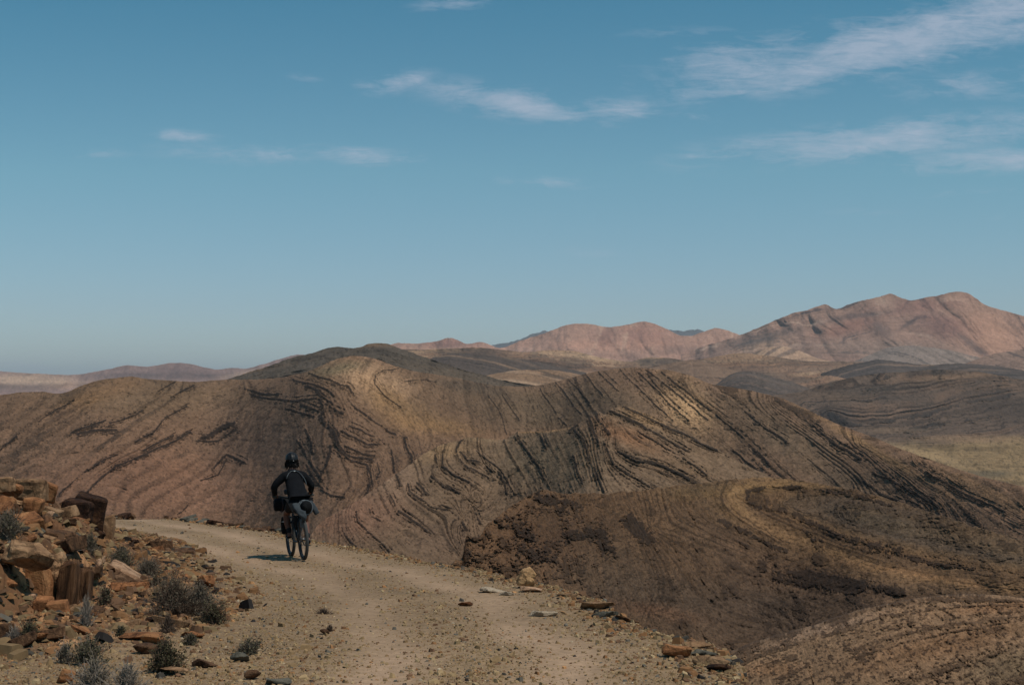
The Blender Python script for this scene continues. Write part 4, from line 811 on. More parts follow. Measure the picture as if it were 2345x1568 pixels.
def rock_mesh(seed, dims, npts=16, rough=.05, blocky=.5, sub=2, name="rock"):
    rs = random.Random(seed); bm = bmesh.new()
    if blocky >= .5:
        for sx in (-1, 1):
            for sy in (-1, 1):
                for sz in (-1, 1):
                    j = lambda: rs.uniform(.62, 1.0)
                    bm.verts.new((sx * j() * dims[0] / 2, sy * j() * dims[1] / 2, sz * rs.uniform(.6, 1.0) * dims[2] / 2))
        npts = max(2, npts - 9)
    for i in range(npts):
        v_ = Vector((rs.gauss(0, 1), rs.gauss(0, 1), rs.gauss(0, 1))).normalized()
        m = max(abs(v_.x), abs(v_.y), abs(v_.z)); box = v_ / m
        v_ = v_.lerp(box, blocky) * rs.uniform(.82, 1.0)
        bm.verts.new((v_.x * dims[0] / 2, v_.y * dims[1] / 2, v_.z * dims[2] / 2))
    r = bmesh.ops.convex_hull(bm, input=bm.verts)
    bmesh.ops.delete(bm, geom=list({g for g in r['geom_interior'] + r['geom_unused'] if isinstance(g, bmesh.types.BMVert)}), context='VERTS')
    bmesh.ops.dissolve_limit(bm, angle_limit=R(12), verts=bm.verts, edges=bm.edges)
    mn = min(dims)
    bmesh.ops.bevel(bm, geom=bm.edges[:], offset=mn * .045, segments=1, affect='EDGES', clamp_overlap=True)
    bmesh.ops.triangulate(bm, faces=bm.faces[:])
    for _ in range(sub):
        es = [e for e in bm.edges if e.calc_length() > mn * .12]
        bmesh.ops.subdivide_edges(bm, edges=es, cuts=1, use_grid_fill=False); bmesh.ops.triangulate(bm, faces=bm.faces[:])
    bm.verts.ensure_lookup_table(); bm.normal_update()
    co = np.array([v_.co for v_ in bm.verts]); no = np.array([v_.normal for v_ in bm.verts])
    s = max(mn, .05); q = co / s * 1.6
    dsp = rough * s * (fbm(q[:, 0], q[:, 1], q[:, 2], seed, 4) + .7 * ridged(q[:, 0] * .6, q[:, 1] * .6, q[:, 2] * 2.2, seed + 3, 3))
    co2 = co + no * dsp[:, None]
    for v_, c_ in zip(bm.verts, co2): v_.co = c_
    me = bpy.data.meshes.new(name); bm.to_mesh(me); bm.free()
    return me
def place_rock(name, seed, px, py, wpx, hpx, depth, mat, label=None, cat="rock", group=None, tilt=(0, 0, 0), d=None, sink=.12, npts=16, blocky=.5, rough=.09, sub=2, at=None):
    """a rock whose visible foot is at picture point (px, py); size from its apparent size at that distance"""
    if d is None: x, y, z = hit(px, py)
    else: x, y, z = (px - CX) / F * d, d, EYE - (py - HZ) / F * d
    W = wpx / F * y; H = hpx / F * y; Dp = depth * W
    me = rock_mesh(seed, (W * 1.12, Dp, H * (1.15 + sink)), npts, rough, blocky, sub, name)
    o = link(name, me, MR[mat]); o.location = (x, y + Dp * .35, z + H * .5 - H * sink * .5); o.rotation_euler = (R(tilt[0]), R(tilt[1]), R(tilt[2]))
    tag(o, label, cat, group)
    return o
# --- the rock face of the left bank
place_rock("boulder", 11, 56, 1306, 112, 66, .9, 'tan', "big pale tan boulder resting on top of the upright slabs at left", "boulder", tilt=(4, 16, 10), d=14.0, npts=14, blocky=.25)
RL = [ # px, foot y, w, h, depth, mat, tilt, distance, label
 (6,1420,52,130,1.3,'flute',(0,-8,5),14.3,"dark streaked upright slab cut by the left picture border"),
 (40,1392,58,96,1.0,'orange',(0,-12,8),14.6,"orange upright slab directly under the pale tan boulder"),
 (82,1405,52,108,1.1,'orange',(0,-7,-6),14.5,"tall reddish slab, third from the left in the rock face"),
 (118,1372,54,118,1.1,'tan',(0,4,12),14.7,"smooth tan pillar with a pointed top in the rock face"),
 (150,1410,44,122,1.2,'flute',(0,6,-4),14.6,"grey brown fluted pillar right of the smooth tan pillar"),
 (186,1405,38,104,1.2,'flute',(0,3,8),14.8,"fluted brown pillar at the right end of the rock face"),
 (48,1432,62,84,.8,'pale',(0,8,0),14.1,"pale pinkish block low in the rock face near the left border"),
 (100,1440,50,70,.8,'orange',(0,-6,0),14.1,"orange block with a pale scar at the foot of the rock face"),
 (134,1446,50,76,.8,'orange',(0,-10,0),14.0,"wedge shaped orange block at the foot of the fluted pillars"),
 (166,1452,34,66,.8,'tan',(0,-3,0),14.1,"small yellowish upright stone at the right foot of the rock face"),
 (14,1462,54,50,.9,'brown',(0,5,0),13.9,"brown shaded stone at the bottom left of the rock face"),
 (240,1276,30,92,1.2,'tan',(0,4,8),25.5,"slim tan rock post standing at the corner of the road"),
 (206,1262,50,66,1.1,'dark',(0,10,0),24.0,"dark brown crag under the overhang beside the tan post"),
 (192,1212,78,76,1.0,'dark',(0,14,20),24.0,"nearly black jagged overhang above the road corner"),
 (168,1196,60,50,1.0,'dark',(0,8,0),23.4,"dark jagged crag left of the black overhang"),
 (156,1254,52,54,.9,'red',(0,-6,8),21.5,"dark red square block in the middle of the bank"),
 (104,1146,44,40,.9,'orange',(0,10,0),20.5,"rounded orange block on the skyline of the bank"),
 (62,1142,70,44,.9,'tan',(0,4,0),19.5,"broad tan block on the crest of the bank"),
 (24,1134,52,36,.9,'orange',(0,-6,0),18.8,"orange block on the bank crest near the left border"),
 (2,1124,44,30,1.0,'tan',(0,0,0),18.2,"topmost pale block of the bank at the left border"),
 (72,1172,40,30,1.0,'orange',(0,12,0),19.0,"orange stone just below the broad crest block"),
 (8,1168,46,32,1.0,'orange',(0,12,0),17.5,"leftmost orange stone below the bank crest"),
 (112,1186,46,22,1.0,'tan',(0,18,0),19.2,"tilted pale flake lying across the upper bank"),
 (146,1184,44,22,1.0,'tan',(0,-14,0),20.4,"greyish flake leaning beside the tilted pale one"),
 (38,1222,70,50,.9,'brown',(0,20,0),16.8,"brown slanting slab under the orange crest stones"),
 (20,1212,44,56,.9,'flute',(0,-12,0),16.4,"dark rib of rock above the left border boulder"),
 (104,1262,90,48,.8,'brown',(0,14,0),16.2,"brown ledge right behind the pale tan boulder"),
 (150,1290,56,48,.9,'dark',(0,-6,0),17.5,"dark notch stone above the fluted pillars"),
 (196,1300,64,46,.9,'brown',(0,16,0),18.3,"brown lumpy ledge right of the dark notch stone"),
 (204,1284,54,20,1.2,'orange',(0,20,0),20.5,"thin orange plank of rock sloping down to the road"),
 (216,1300,28,16,1.2,'tan',(0,8,0),20.2,"small tan stone below the thin orange plank"),
 (232,1332,52,40,.9,'tan',(0,30,0),18.8,"light tan slanting stone above the pale scar slab"),
 (286,1362,110,54,.7,'pale',(0,30,0),17.8,"pale orange scarred slab sloping down beside the bushes"),
 (258,1350,60,40,.8,'orange',(0,26,0),18.0,"orange slab between the brown ledge and the pale scar"),
 (222,1384,60,34,.8,'orange',(0,24,0),16.8,"orange slab lying below the fluted pillars on the bank"),
 (300,1420,60,22,1.0,'tan',(0,14,0),15.2,"flat tan stone below the pale scar slab"),
 (264,1420,26,26,1.0,'chalk',(0,0,0),15.0,"small whitish stone on the slope below the rock face"),
]
for i, (px, py, ww, hh_, dp, mt, tl, dd, lb) in enumerate(RL):
    place_rock("rock" if hh_ < 90 else "rock_pillar", 40 + i, px, py, ww, hh_, dp, mt, lb, "rock", "rocks of the bank left of the road", tl, dd, npts=14, blocky=.55 if i % 3 else .35, rough=.075 if i % 3 else .11)
# --- rocks along and on the road
RR = [
 ("boulder",1205,1347,48,46,1.1,'gold',(-14,4,-20),"upright cracked tan boulder standing alone on the road's outer edge",.05,11,.45),
 ("boulder",1553,1506,74,36,.8,'orange',(0,-8,-6),"rounded rusty brown boulder on the outer edge near the bottom",.1,14,.2),
 ("rock",1600,1487,80,16,.9,'tan',(0,3,0),"flat tan slab sticking out behind the rusty boulder",.3,12,.6),
 ("rock",1612,1502,70,12,.9,'grey',(0,8,0),"smooth blue grey slab between rusty boulder and drop",.3,12,.6),
 ("rock",1632,1528,90,22,.8,'tan',(0,4,0),"low tan slab at the lower end of the outer edge",.2,12,.5),
 ("rock",1650,1539,62,16,.8,'dark',(0,6,0),"dark flat slab beside the lowest tan edge slab",.2,12,.5),
 ("rock",1366,1397,84,18,.9,'tan',(0,-4,0),"long layered tan slab jutting out over the edge",.2,12,.7),
 ("rock",1388,1415,64,13,.9,'grey',(0,-4,0),"dark grey flat stone in front of the layered tan slab",.25,12,.5),
 ("rock",1130,1357,66,13,1.0,'chalk',(0,4,0),"chalky white patch of rock left of the cracked boulder",.6,14,.2),
 ("rock",1160,1364,40,8,1.2,'chalk',(0,2,0),"small chalky rock right below the white patch",.6,14,.2),
 ("rock",1216,1356,52,10,1.0,'pale',(0,2,0),"pale flat stone at the foot of the cracked boulder",.4,12,.5),
 ("rock",1240,1412,84,11,1.0,'chalk',(0,-2,0),"long whitish rock streak near the layered tan slab",.6,14,.2),
 ("rock",1065,1388,36,9,.9,'orange',(0,-3,0),"small flat orange stone lying alone on the road",.2,10,.6),
 ("rock",1300,1366,60,9,.9,'tan',(0,8,0),"thin tan slab lying flush on the outer edge",.3,10,.6),
 ("rock",1440,1425,60,10,.9,'brown',(0,14,0),"brown flat slab on the edge below the layered slab",.3,10,.6),
 ("rock",578,1556,40,22,.9,'brown',(0,-8,0),"brown squarish stone at the bottom of the picture",.1,12,.5),
 ("rock",640,1570,70,16,.9,'grey',(0,0,0),"flat grey stone cut by the bottom border",.2,12,.4),
 ("rock",470,1345,38,28,.9,'orange',(0,0,0),"round orange stone behind the largest bush",.1,14,.3),
 ("rock",148,1566,44,34,.8,'orange',(0,12,0),"upright orange stone at the bottom left",.1,12,.4),
 ("rock",330,1498,70,26,.8,'brown',(0,-6,0),"big brown slab among the rubble left of the green bush",.1,12,.5),
 ("rock",312,1468,110,16,.8,'orange',(0,-3,0),"long orange slab across the lower left rubble",.2,12,.6),
 ("rock",346,1476,60,22,.8,'orange',(0,4,0),"thick orange slab overlapping the long one",.1,12,.6),
 ("rock",460,1530,70,16,.9,'brown',(0,8,0),"brown slab right of the green bush",.15,12,.6),
 ("rock",548,1516,46,20,.9,'grey',(0,14,0),"tilted grey green slate at the road's inner side",.1,12,.6),
 ("rock",390,1548,80,16,.9,'tan',(0,4,0),"tan slab below the green bush",.15,12,.6),
 ("rock",180,1456,48,20,.9,'orange',(0,18,0),"orange slab below the small yellowish stone",.1,12,.6),
 ("rock",440,1462,60,13,.9,'orange',(0,3,0),"orange slab in the rubble below the brown bushes",.2,12,.6),
 ("rock",505,1410,34,12,.9,'orange',(0,8,0),"small orange slab right of the bushes",.2,12,.6),
 ("rock",745,1452,30,10,.9,'brown',(0,20,0),"little brown stone on the road near the bottom",.1,10,.4),
 ("rock",683,1456,12,12,.9,'chalk',(0,0,0),"tiny white pebble shining on the gravel",.1,8,.3),
]
for i, (nm, px, py, ww, hh_, dp, mt, tl, lb, sk, npts, bk) in enumerate(RR):
    place_rock(nm, 140 + i, px, py, ww, hh_, dp, mt, lb, "boulder" if nm == "boulder" else "rock", "rocks on and beside the road", (tl[0] - 10, tl[1], tl[2]), None, sk, npts, min(bk, .46), .09)
# --- flat stones lined up along the far outer edge
er = random.Random(5)
def ordn(k): return "%d%s" % (k, 'th' if 10 < k % 100 < 14 else {1: 'st', 2: 'nd', 3: 'rd'}.get(k % 10, 'th'))
LBL = "flat brown stone in the row edging the far bend of the road"
for i in range(46):
    u_ = (i + er.random() * .8) / 46; px = 232 + u_ * 420; py = float(np.interp(px, [p[0] for p in EDGE_PX], [p[1] for p in EDGE_PX])) + er.uniform(-1, 3)
    big = er.random() < .3; mt_ = er.choice(['orange', 'tan', 'brown', 'brown', 'grey', 'dark'])
    place_rock("edge_stone", 300 + i, px, py, er.uniform(10, 18) * (2.0 if big else 1), er.uniform(4, 7) * (1.5 if big else 1), .9, mt_, "%s flat stone, %s from the left in the row edging the far bend" % (dict(orange='orange', tan='tan', brown='brown', grey='grey', dark='dark')[mt_], ordn(i + 1)), "stone", "stones edging the far bend", (er.uniform(-8, 8), er.uniform(-22, 12), er.uniform(0, 90)), None, .2, 10, .6, .05, 0)
for i, (px, py, ww, hh_, mt, lb) in enumerate([(395,1186,34,15,'orange',"largest orange flat stone in the row at the far bend"),(430,1192,36,9,'grey',"grey green flat stone right of the largest orange edge stone"),(566,1208,30,7,'dark',"dark splinter sticking out at the right end of the row")]):
    place_rock("edge_stone", 360 + i, px, py, ww, hh_, .9, mt, lb, "stone", "stones edging the far bend", (0, -14, 20), None, .2, 10, .6, .06, 1)
# --- medium stones strewn on the bank and the rubble, one object each
pool = []
for k in range(14):
    mt = ['orange', 'orange', 'tan', 'brown', 'brown', 'tan', 'orange', 'dark', 'grey', 'tan', 'brown', 'orange', 'pale', 'brown'][k]
    me = rock_mesh(500 + k, (1, er.uniform(.5, .9), er.uniform(.16, .42)), 12, .08, .55, 1, "rubble_stone"); me.materials.append(MR[mt]); pool.append(me)
cnt = 0; strewn = []
while cnt < 250:
    d_ = er.uniform(10.3, 30) if er.random() < .75 else er.uniform(10.3, 16); px = er.uniform(-20, 640); x_ = (px - CX) / F * d_
    se_, sb_, _ = ground_parts(np.array([x_]), np.array([d_]))
    if sb_[0] < -1.35 or se_[0] > -1 or (sb_[0] < -.9 and er.random() < .6): continue
    z_ = float(G(np.array([x_]), np.array([d_]))[0]); k14 = er.randrange(14); s_ = min(.22 if k14 in (7, 8, 12) else .5, .10 * math.exp(er.gauss(.25, .55))) * (1.25 if sb_[0] > .3 else 1)
    o = bpy.data.objects.new("rubble_stone", pool[k14]); COL.objects.link(o)
    o.location = (x_, d_, z_ + s_ * .04); o.scale = (s_, s_, s_ * er.uniform(.8, 1.4)); o.rotation_euler = (er.gauss(0, .25), er.gauss(0, .3), er.uniform(0, 6.28))
    tag(o, None, "stone", "stones strewn over the left bank and rubble"); cnt += 1; strewn.append(o)
LM = [(388,1400,'the largest bush'),(275,1290,'the bush below the tan rock post'),(335,1310,'the sparse grey bush'),(486,1420,'the olive bush nearest the road'),(384,1450,'the small leafless bush'),(30,1465,'the bleached bush under the rock face'),(144,1515,'the round bleached bush'),
      (210,1560,'the wide bleached bush at the bottom'),(372,1535,'the darkest green bush'),(566,1500,'the straggly roadside bush'),(12,1250,'the grey bush at the left border'),(205,1255,'the bush below the overhang'),(240,1385,'the bush right of the fluted pillars'),
      (140,1150,'the skyline bush'),(104,1135,'the rounded orange skyline block'),(24,1125,'the crest block at the left border'),(56,1270,'the big pale tan boulder'),(240,1240,'the tan rock post'),(192,1190,'the black overhang'),(156,1235,'the dark red block'),(286,1345,'the pale scarred slab'),
      (118,1370,'the smooth tan pillar'),(186,1400,'the last fluted pillar'),(100,1440,'the scarred orange block'),(330,1490,'the big brown slab'),(312,1460,'the long orange slab'),(548,1508,'the tilted slate'),(460,1525,'the slab right of the green bush'),(148,1550,'the upright orange stone'),(578,1548,'the squarish bottom stone'),
      (436,1470,'the sprig between orange slabs'),(505,1404,'the small orange roadside slab'),(390,1545,'the tan bottom slab'),(470,1335,'the round orange stone')]
near_ = {}
for o in strewn:
    px_ = CX + o.location.x / o.location.y * F; py_ = HZ - (o.location.z - EYE) / o.location.y * F
    k = min(range(len(LM)), key=lambda q: math.hypot(LM[q][0] - px_, LM[q][1] - py_)); near_.setdefault(k, []).append((math.hypot(LM[k][0] - px_, LM[k][1] - py_), px_ < LM[k][0], o))
for k, ls in near_.items():
    for left in (True, False):
        q = sorted([t_ for t_ in ls if t_[1] == left], key=lambda t_: t_[0])
        for j, t_ in enumerate(q):
            col_ = t_[2].data.materials[0].name.split('_')[0].replace('dark', 'dark brown')
            t_[2]["label"] = "%s stone %s %s of %s" % (col_, {0: 'nearest,' , 1: 'second nearest,'}.get(j, ordn(j + 1) + ' nearest,'), 'left' if left else 'right', LM[k][2])

# ------------------------------------------------------------------ dry shrubs
def plain_mat(name, c, rough=.8, spec=.3, noise=.25, nscale=40, metal=0.0, bump=.0, bscale=200):
    m = bpy.data.materials.new(name); m.use_nodes = True; t = m.node_tree; bs = t.nodes['Principled BSDF']
    bs.inputs['Roughness'].default_value = rough; bs.inputs['Specular IOR Level'].default_value = spec; bs.inputs['Metallic'].default_value = metal
    tcd = nd(t, 'ShaderNodeTexCoord'); a = nd(t, 'ShaderNodeTexNoise'); a.inputs['Scale'].default_value = nscale; a.inputs['Detail'].default_value = 5
    t.links.new(tcd.outputs['Object'], a.inputs['Vector']); c = np.array(c)
    t.links.new(mixc(t, a.outputs[0], tuple(c * (1 - noise)), tuple(c * (1 + noise))), bs.inputs['Base Color'])
    if bump:
        b = nd(t, 'ShaderNodeTexNoise'); b.inputs['Scale'].default_value = bscale; t.links.new(tcd.outputs['Object'], b.inputs['Vector'])
        bp = nd(t, 'ShaderNodeBump'); bp.inputs['Strength'].default_value = bump; bp.inputs['Distance'].default_value = .01; t.links.new(b.outputs[0], bp.inputs['Height']); t.links.new(bp.outputs[0], bs.inputs['Normal'])
    return m
MS = {'brown': plain_mat('brown_twigs', lin(96, 80, 68), .9, .1), 'grey': plain_mat('grey_twigs', lin(112, 100, 88), .9, .1), 'white': plain_mat('bleached_twigs', lin(136, 124, 112), .9, .1), 'green': plain_mat('grey_green_leaves', lin(92, 86, 66), .9, .1, .4), 'olive': plain_mat('olive_leaves', lin(82, 76, 56), .9, .1, .4), 'dust': plain_mat('dusty_leaves', lin(104, 94, 78), .9, .1, .4)}
def twigs_mesh(seed, W, H, ntw, leaf, name):
    rs = np.random.default_rng(seed); V = []; Fc = []; LV = []; LF = []
    def tube(a, b, ra, rb):
        a = np.array(a); b = np.array(b); d_ = b - a; d_ /= np.linalg.norm(d_) + 1e-9; u_ = np.cross(d_, (0.3, .5, .8)); u_ /= np.linalg.norm(u_) + 1e-9; w_ = np.cross(d_, u_); k = len(V)
        for c_, r_ in ((a, ra), (b, rb)):
            for j in range(3):
                an = j * 2.094; V.append(c_ + r_ * (math.cos(an) * u_ + math.sin(an) * w_))
        for j in range(3): Fc.append((k + j, k + (j + 1) % 3, k + 3 + (j + 1) % 3, k + 3 + j))
    for i in range(ntw):
        az = rs.vonmises(seed % 6, .8); az = az if rs.uniform() < .6 else rs.uniform(0, 6.28); lg = 1.35 if rs.uniform() < .08 else 1.0; inc = abs(rs.normal(0, .85)); inc = min(inc, 1.45)
        ex = math.sin(inc) * W / 2 * rs.uniform(.45, 1.1) * lg; tip = np.array([math.cos(az) * ex, math.sin(az) * ex, (.12 + .88 * math.cos(inc)) * H * rs.uniform(.45, 1.05) * lg])
        base = np.array([rs.normal(0, .05) * W, rs.normal(0, .05) * W, -.03])
        mid = base + (tip - base) * .45 + np.array([0, 0, .06 * H]) + rs.normal(0, .05, 3) * W
        r0 = rs.uniform(.003, .0055)
        tube(base, mid, r0, r0 * .7); tube(mid, tip, r0 * .7, r0 * .4)
        for j in range(4):
            s_ = rs.uniform(.35, .95); p_ = mid + (tip - mid) * s_ if s_ > .3 else mid; q_ = p_ + (tip - base) * rs.uniform(.12, .3) + rs.normal(0, .09, 3) * W
            q_[2] = max(q_[2], .01); tube(p_, q_, r0 * .5, r0 * .3)
            for l in range(leaf):
                c_ = p_ + (q_ - p_) * rs.uniform(.2, 1.1) + rs.normal(0, .008, 3); a_ = rs.normal(0, 1, 3); a_ /= np.linalg.norm(a_); b_ = np.cross(a_, rs.normal(0, 1, 3)); b_ /= np.linalg.norm(b_) + 1e-9; L_ = rs.uniform(.008, .018); k = len(LV)
                LV += [c_ - a_ * L_, c_ + b_ * L_ * .4, c_ + a_ * L_, c_ - b_ * L_ * .4]; LF.append((k, k + 1, k + 2, k + 3))
    me = bpy.data.meshes.new(name); me.from_pydata([tuple(v_) for v_ in V], [], Fc); me.update(); ml = None
    if leaf: ml = bpy.data.meshes.new("leaves"); ml.from_pydata([tuple(v_) for v_ in LV], [], LF); ml.update()
    return me, ml
SH = [ # px, foot, w, h, twig colour, leaf colour, leaves, label
 (275,1302,74,50,'grey','green',2,"grey green bush at the foot of the tan rock post"),
 (335,1318,80,48,'grey','dust',1,"sparse grey bush second along the foot of the bank"),
 (352,1352,60,40,'brown','green',1,"low brown bush between the sparse grey one and the largest bush"),
 (388,1412,150,108,'brown','dust',1,"largest bush, brown and twiggy, beside the road on the left"),
 (452,1408,100,84,'grey','dust',1,"loose greyish bush touching the right side of the largest bush"),
 (486,1428,72,56,'brown','olive',2,"low olive bush nearest the road, right of the loose greyish one"),
 (384,1450,46,48,'brown','dust',0,"small leafless brown bush below the largest bush"),
 (30,1470,40,40,'white','dust',0,"small bleached white bush at the foot of the rock face"),
 (62,1472,50,46,'brown','olive',2,"dark olive bush touching the small bleached one"),
 (144,1520,46,54,'white','dust',1,"round bleached bush in the lower left rubble"),
 (196,1524,90,70,'grey','green',2,"grey green bush behind the round bleached one"),
 (210,1585,130,76,'white','dust',1,"wide bleached twiggy bush cut by the bottom border"),
 (285,1590,100,80,'white','dust',0,"bare pale bush at the bottom border right of the wide bleached one"),
 (372,1540,100,78,'brown','olive',3,"darkest green bush alone in the lower left rubble"),
 (566,1500,74,40,'grey','green',1,"thin straggly bush at the inner side of the road"),
 (12,1262,76,70,'grey','green',1,"grey bush on the bank above the tan boulder at the left border"),
 (205,1262,44,44,'grey','green',1,"small grey green bush below the dark overhang"),
 (240,1390,50,60,'brown','green',1,"thin dark bush on the slope right of the fluted pillars"),
 (196,1440,40,80,'white','dust',0,"dry upright tuft leaning on the fluted pillars"),
 (60,1170,44,34,'grey','green',1,"dark little bush below the crest of the bank"),
 (140,1162,44,34,'grey','green',1,"bush on the skyline next to the dark crag"),
 (275,1462,24,26,'grey','olive',1,"tiny olive bush among the slabs under the bank"),
 (738,1406,36,14,'brown','olive',0,"low withered tuft growing on the road behind the little brown stone"),
 (756,1446,22,16,'brown','dust',0,"dead twiggy tuft right beside the little brown stone"),
 (436,1478,36,30,'grey','olive',1,"small sprig growing between the orange slabs"),
]
for i, (px, py, ww, hh_, tm, lm_, nl, lb) in enumerate(SH):
    x_, y_, z_ = hit(px, py)
    W = ww / F * y_; H = hh_ / F * y_
    ntw = int(90 + 260 * min(1.2, W * H / .35) * (1.2 if tm == 'white' else 1))
    a_, b_ = twigs_mesh(700 + i, W * .95, H * .74, ntw, nl, "branches")
    rt = empty("shrub", (x_, y_ + W * .2, float(G(np.array([x_]), np.array([y_ + W * .2]))[0]))); tag(rt, lb, "bush", "dry bushes beside the road")
    link("branches", a_, MS[tm], rt)
    if b_: link("leaves", b_, MS[lm_], rt)
# ------------------------------------------------------------------ bicycle
MB_ = {'black': plain_mat('black_paint', lin(30, 31, 33), .45, .5, .1), 'rubber': plain_mat('dusty_tyre_rubber', lin(70, 70, 68), .9, .2, .25, 60), 'metal': plain_mat('dull_steel', lin(120, 120, 120), .4, .5, .1, 40, .9), 'rim': plain_mat('dark_rim', lin(40, 42, 44), .4, .5, .1),
       'jacket': plain_mat('black_jacket_cloth', lin(24, 25, 28), 1, .1, .18, 14, 0, .5, 40), 'shorts': plain_mat('black_shorts_cloth', lin(18, 19, 21), .9, .2, .2, 14), 'skin': plain_mat('tanned_skin', lin(100, 66, 52), .6, .4, .08), 'hair': plain_mat('dark_hair', lin(26, 20, 18), .8, .3, .3, 80), 'helmet': plain_mat('black_helmet_shell', lin(20, 21, 23), .5, .3, .1), 'strap': plain_mat('grey_webbing', lin(92, 98, 102), .8, .3, .1), 'bag': plain_mat('black_bag_cloth', lin(20, 21, 23), .9, .15, .25, 18, 0, .6, 30), 'teal': plain_mat('blue_grey_cloth', lin(56, 62, 66), .85, .3, .3, 14, 0, .7, 30), 'red': plain_mat('red_strap', lin(40, 14, 16), .6, .4, .1), 'glove': plain_mat('black_glove', lin(28, 28, 30), .85, .2, .1), 'sock': plain_mat('black_sock', lin(34, 34, 36), .9, .2, .1), 'light': plain_mat('pale_plastic', lin(190, 190, 186), .5, .5, .05), 'chain': plain_mat('oily_chain', lin(70, 64, 58), .5, .5, .2, 90, .8)}
def pipe(pts, r, seg=8, closed=False, name="tube", bmx=None, r2=None, flat=1.0):
    bm = bmx or bmesh.new(); P = [Vector(p) for p in pts]; n_ = len(P); rings = []
    for i, p in enumerate(P):
        if closed: t_ = (P[(i + 1) % n_] - P[i - 1])
        else: t_ = (P[min(i + 1, n_ - 1)] - P[max(i - 1, 0)])
        t_.normalize(); up = Vector((1, 0, 0)) if abs(t_.x) < .8 else Vector((0, 0, 1)); a = t_.cross(up).normalized(); b = t_.cross(a).normalized()
        rr = (r if r2 is None else r + (r2 - r) * i / max(1, n_ - 1)) if not isinstance(r, (list, tuple)) else r[i]
        rings.append([bm.verts.new(p + rr * (math.cos(2 * PI * j / seg) * a + flat * math.sin(2 * PI * j / seg) * b)) for j in range(seg)])
    m = n_ if closed else n_ - 1
    for i in range(m):
        A = rings[i]; B = rings[(i + 1) % n_]
        for j in range(seg): bm.faces.new((A[j], A[(j + 1) % seg], B[(j + 1) % seg], B[j]))
    if not closed: bm.faces.new(rings[0][::-1]); bm.faces.new(rings[-1])
    return bm
def fin(bm, name, mat, parent=None, smooth=True):
    bmesh.ops.recalc_face_normals(bm, faces=bm.faces[:])
    me = bpy.data.meshes.new(name); bm.to_mesh(me); bm.free()
    for p in me.polygons: p.use_smooth = smooth
    return link(name, me, mat, parent)
def ring_pts(c, r, n_=48): return [(c[0], c[1] + r * math.cos(2 * PI * i / n_), c[2] + r * math.sin(2 * PI * i / n_)) for i in range(n_)]
WR = .364
DR = float(road_d(1281)); BX = (696 - CX) / F * DR
HEAD = R(20)
bike = empty("bicycle"); tag(bike, "loaded black touring bicycle ridden away along the dirt road", "bicycle")
gz = float(G(np.array([BX]), np.array([DR]), False)[0])
Mroot = Matrix.Translation((BX, DR, gz + .012)) @ Matrix.Rotation(HEAD, 4, 'Z') @ Matrix.Rotation(-math.atan(SLOPE * math.cos(HEAD)), 4, 'X') @ Matrix.Rotation(R(-1.5), 4, 'Y')
bike.matrix_world = Mroot
FA = (0, 1.12, WR); RA = (0, 0, WR)
def wheel(c, nm):
    wh = fin(pipe([(-.045, c[1], c[2]), (.045, c[1], c[2])], .022, 12), "hub", MB_['metal']); wroot = empty("wheel"); wroot.parent = bike
    wh.parent = wroot
    ty = bmesh.new(); pipe(ring_pts(c, WR - .030, 64), .030, 12, True, bmx=ty)
    # tread knobs
    for i in range(0, 96):
        a = 2 * PI * i / 96
        for sx in (-.016, 0, .016):
            a2 = a + (0 if sx else .03); rr = WR - .003 - (0 if sx == 0 else .004)
            mtx = Matrix.Translation((sx, c[1] + rr * math.cos(a2), c[2] + rr * math.sin(a2))) @ Matrix.Rotation(a2, 4, 'X') @ Matrix.Diagonal((.010, .006, .012, 1))
            bmesh.ops.create_cube(ty, size=1, matrix=mtx)
    fin(ty, "tyre", MB_['rubber'], wroot)
    fin(pipe(ring_pts(c, WR - .068, 64), .012, 8, True, flat=1.4), "rim", MB_['rim'], wroot)
    sp = bmesh.new()
    for i in range(28):
        a = 2 * PI * i / 28; b = a + (.55 if i % 2 else -.55); sx = .03 if i % 4 < 2 else -.03
        pipe([(sx, c[1] + .024 * math.cos(b), c[2] + .024 * math.sin(b)), (0, c[1] + (WR - .072) * math.cos(a), c[2] + (WR - .072) * math.sin(a))], .0012, 4, bmx=sp)
    fin(sp, "spokes", MB_['metal'], wroot)
    fin(pipe(ring_pts((-.05, c[1], c[2]), .075, 32), .008, 6, True, flat=.3), "brake_disc", MB_['metal'], wroot)
    return wroot
wheel(RA, "rear"); wheel(FA, "front")
fr = bmesh.new(); BB = (0, .44, .305); ST = (0, .27, .80); HT = (0, .815, .80); HB = (0, .855, .655)
for a, b, r_ in ((BB, ST, .017), (ST, HT, .017), (BB, HB, .021), (HT, HB, .022)): pipe([a, b], r_, 10, bmx=fr)
for s in (-1, 1):
    pipe([(s * .02, .42, .305), (s * .06, .2, .33), (s * .066, 0, WR)], .011, 8, bmx=fr); pipe([(s * .015, .28, .78), (s * .05, .15, .6), (s * .066, 0, WR)], .009, 8, bmx=fr)
fin(fr, "frame", MB_['black'], bike)
fk = bmesh.new()
for s in (-1, 1): pipe([(s * .02, .865, .64), (s * .058, .90, .60), (s * .062, 1.0, .50), (s * .062, 1.12, WR)], .014, 8, bmx=fk)
fin(fk, "fork", MB_['black'], bike)
hb = bmesh.new(); pipe([(0, .815, .80), (0, .79, 1.00)], .016, 8, bmx=hb); pipe([(0, .79, 1.0), (0, .83, 1.06)], .018, 8, bmx=hb)
pipe([(-.37, .72, 1.10), (-.25, .76, 1.10), (-.1, .83, 1.07), (.1, .83, 1.07), (.25, .76, 1.10), (.37, .72, 1.10)], .0145, 8, bmx=hb)
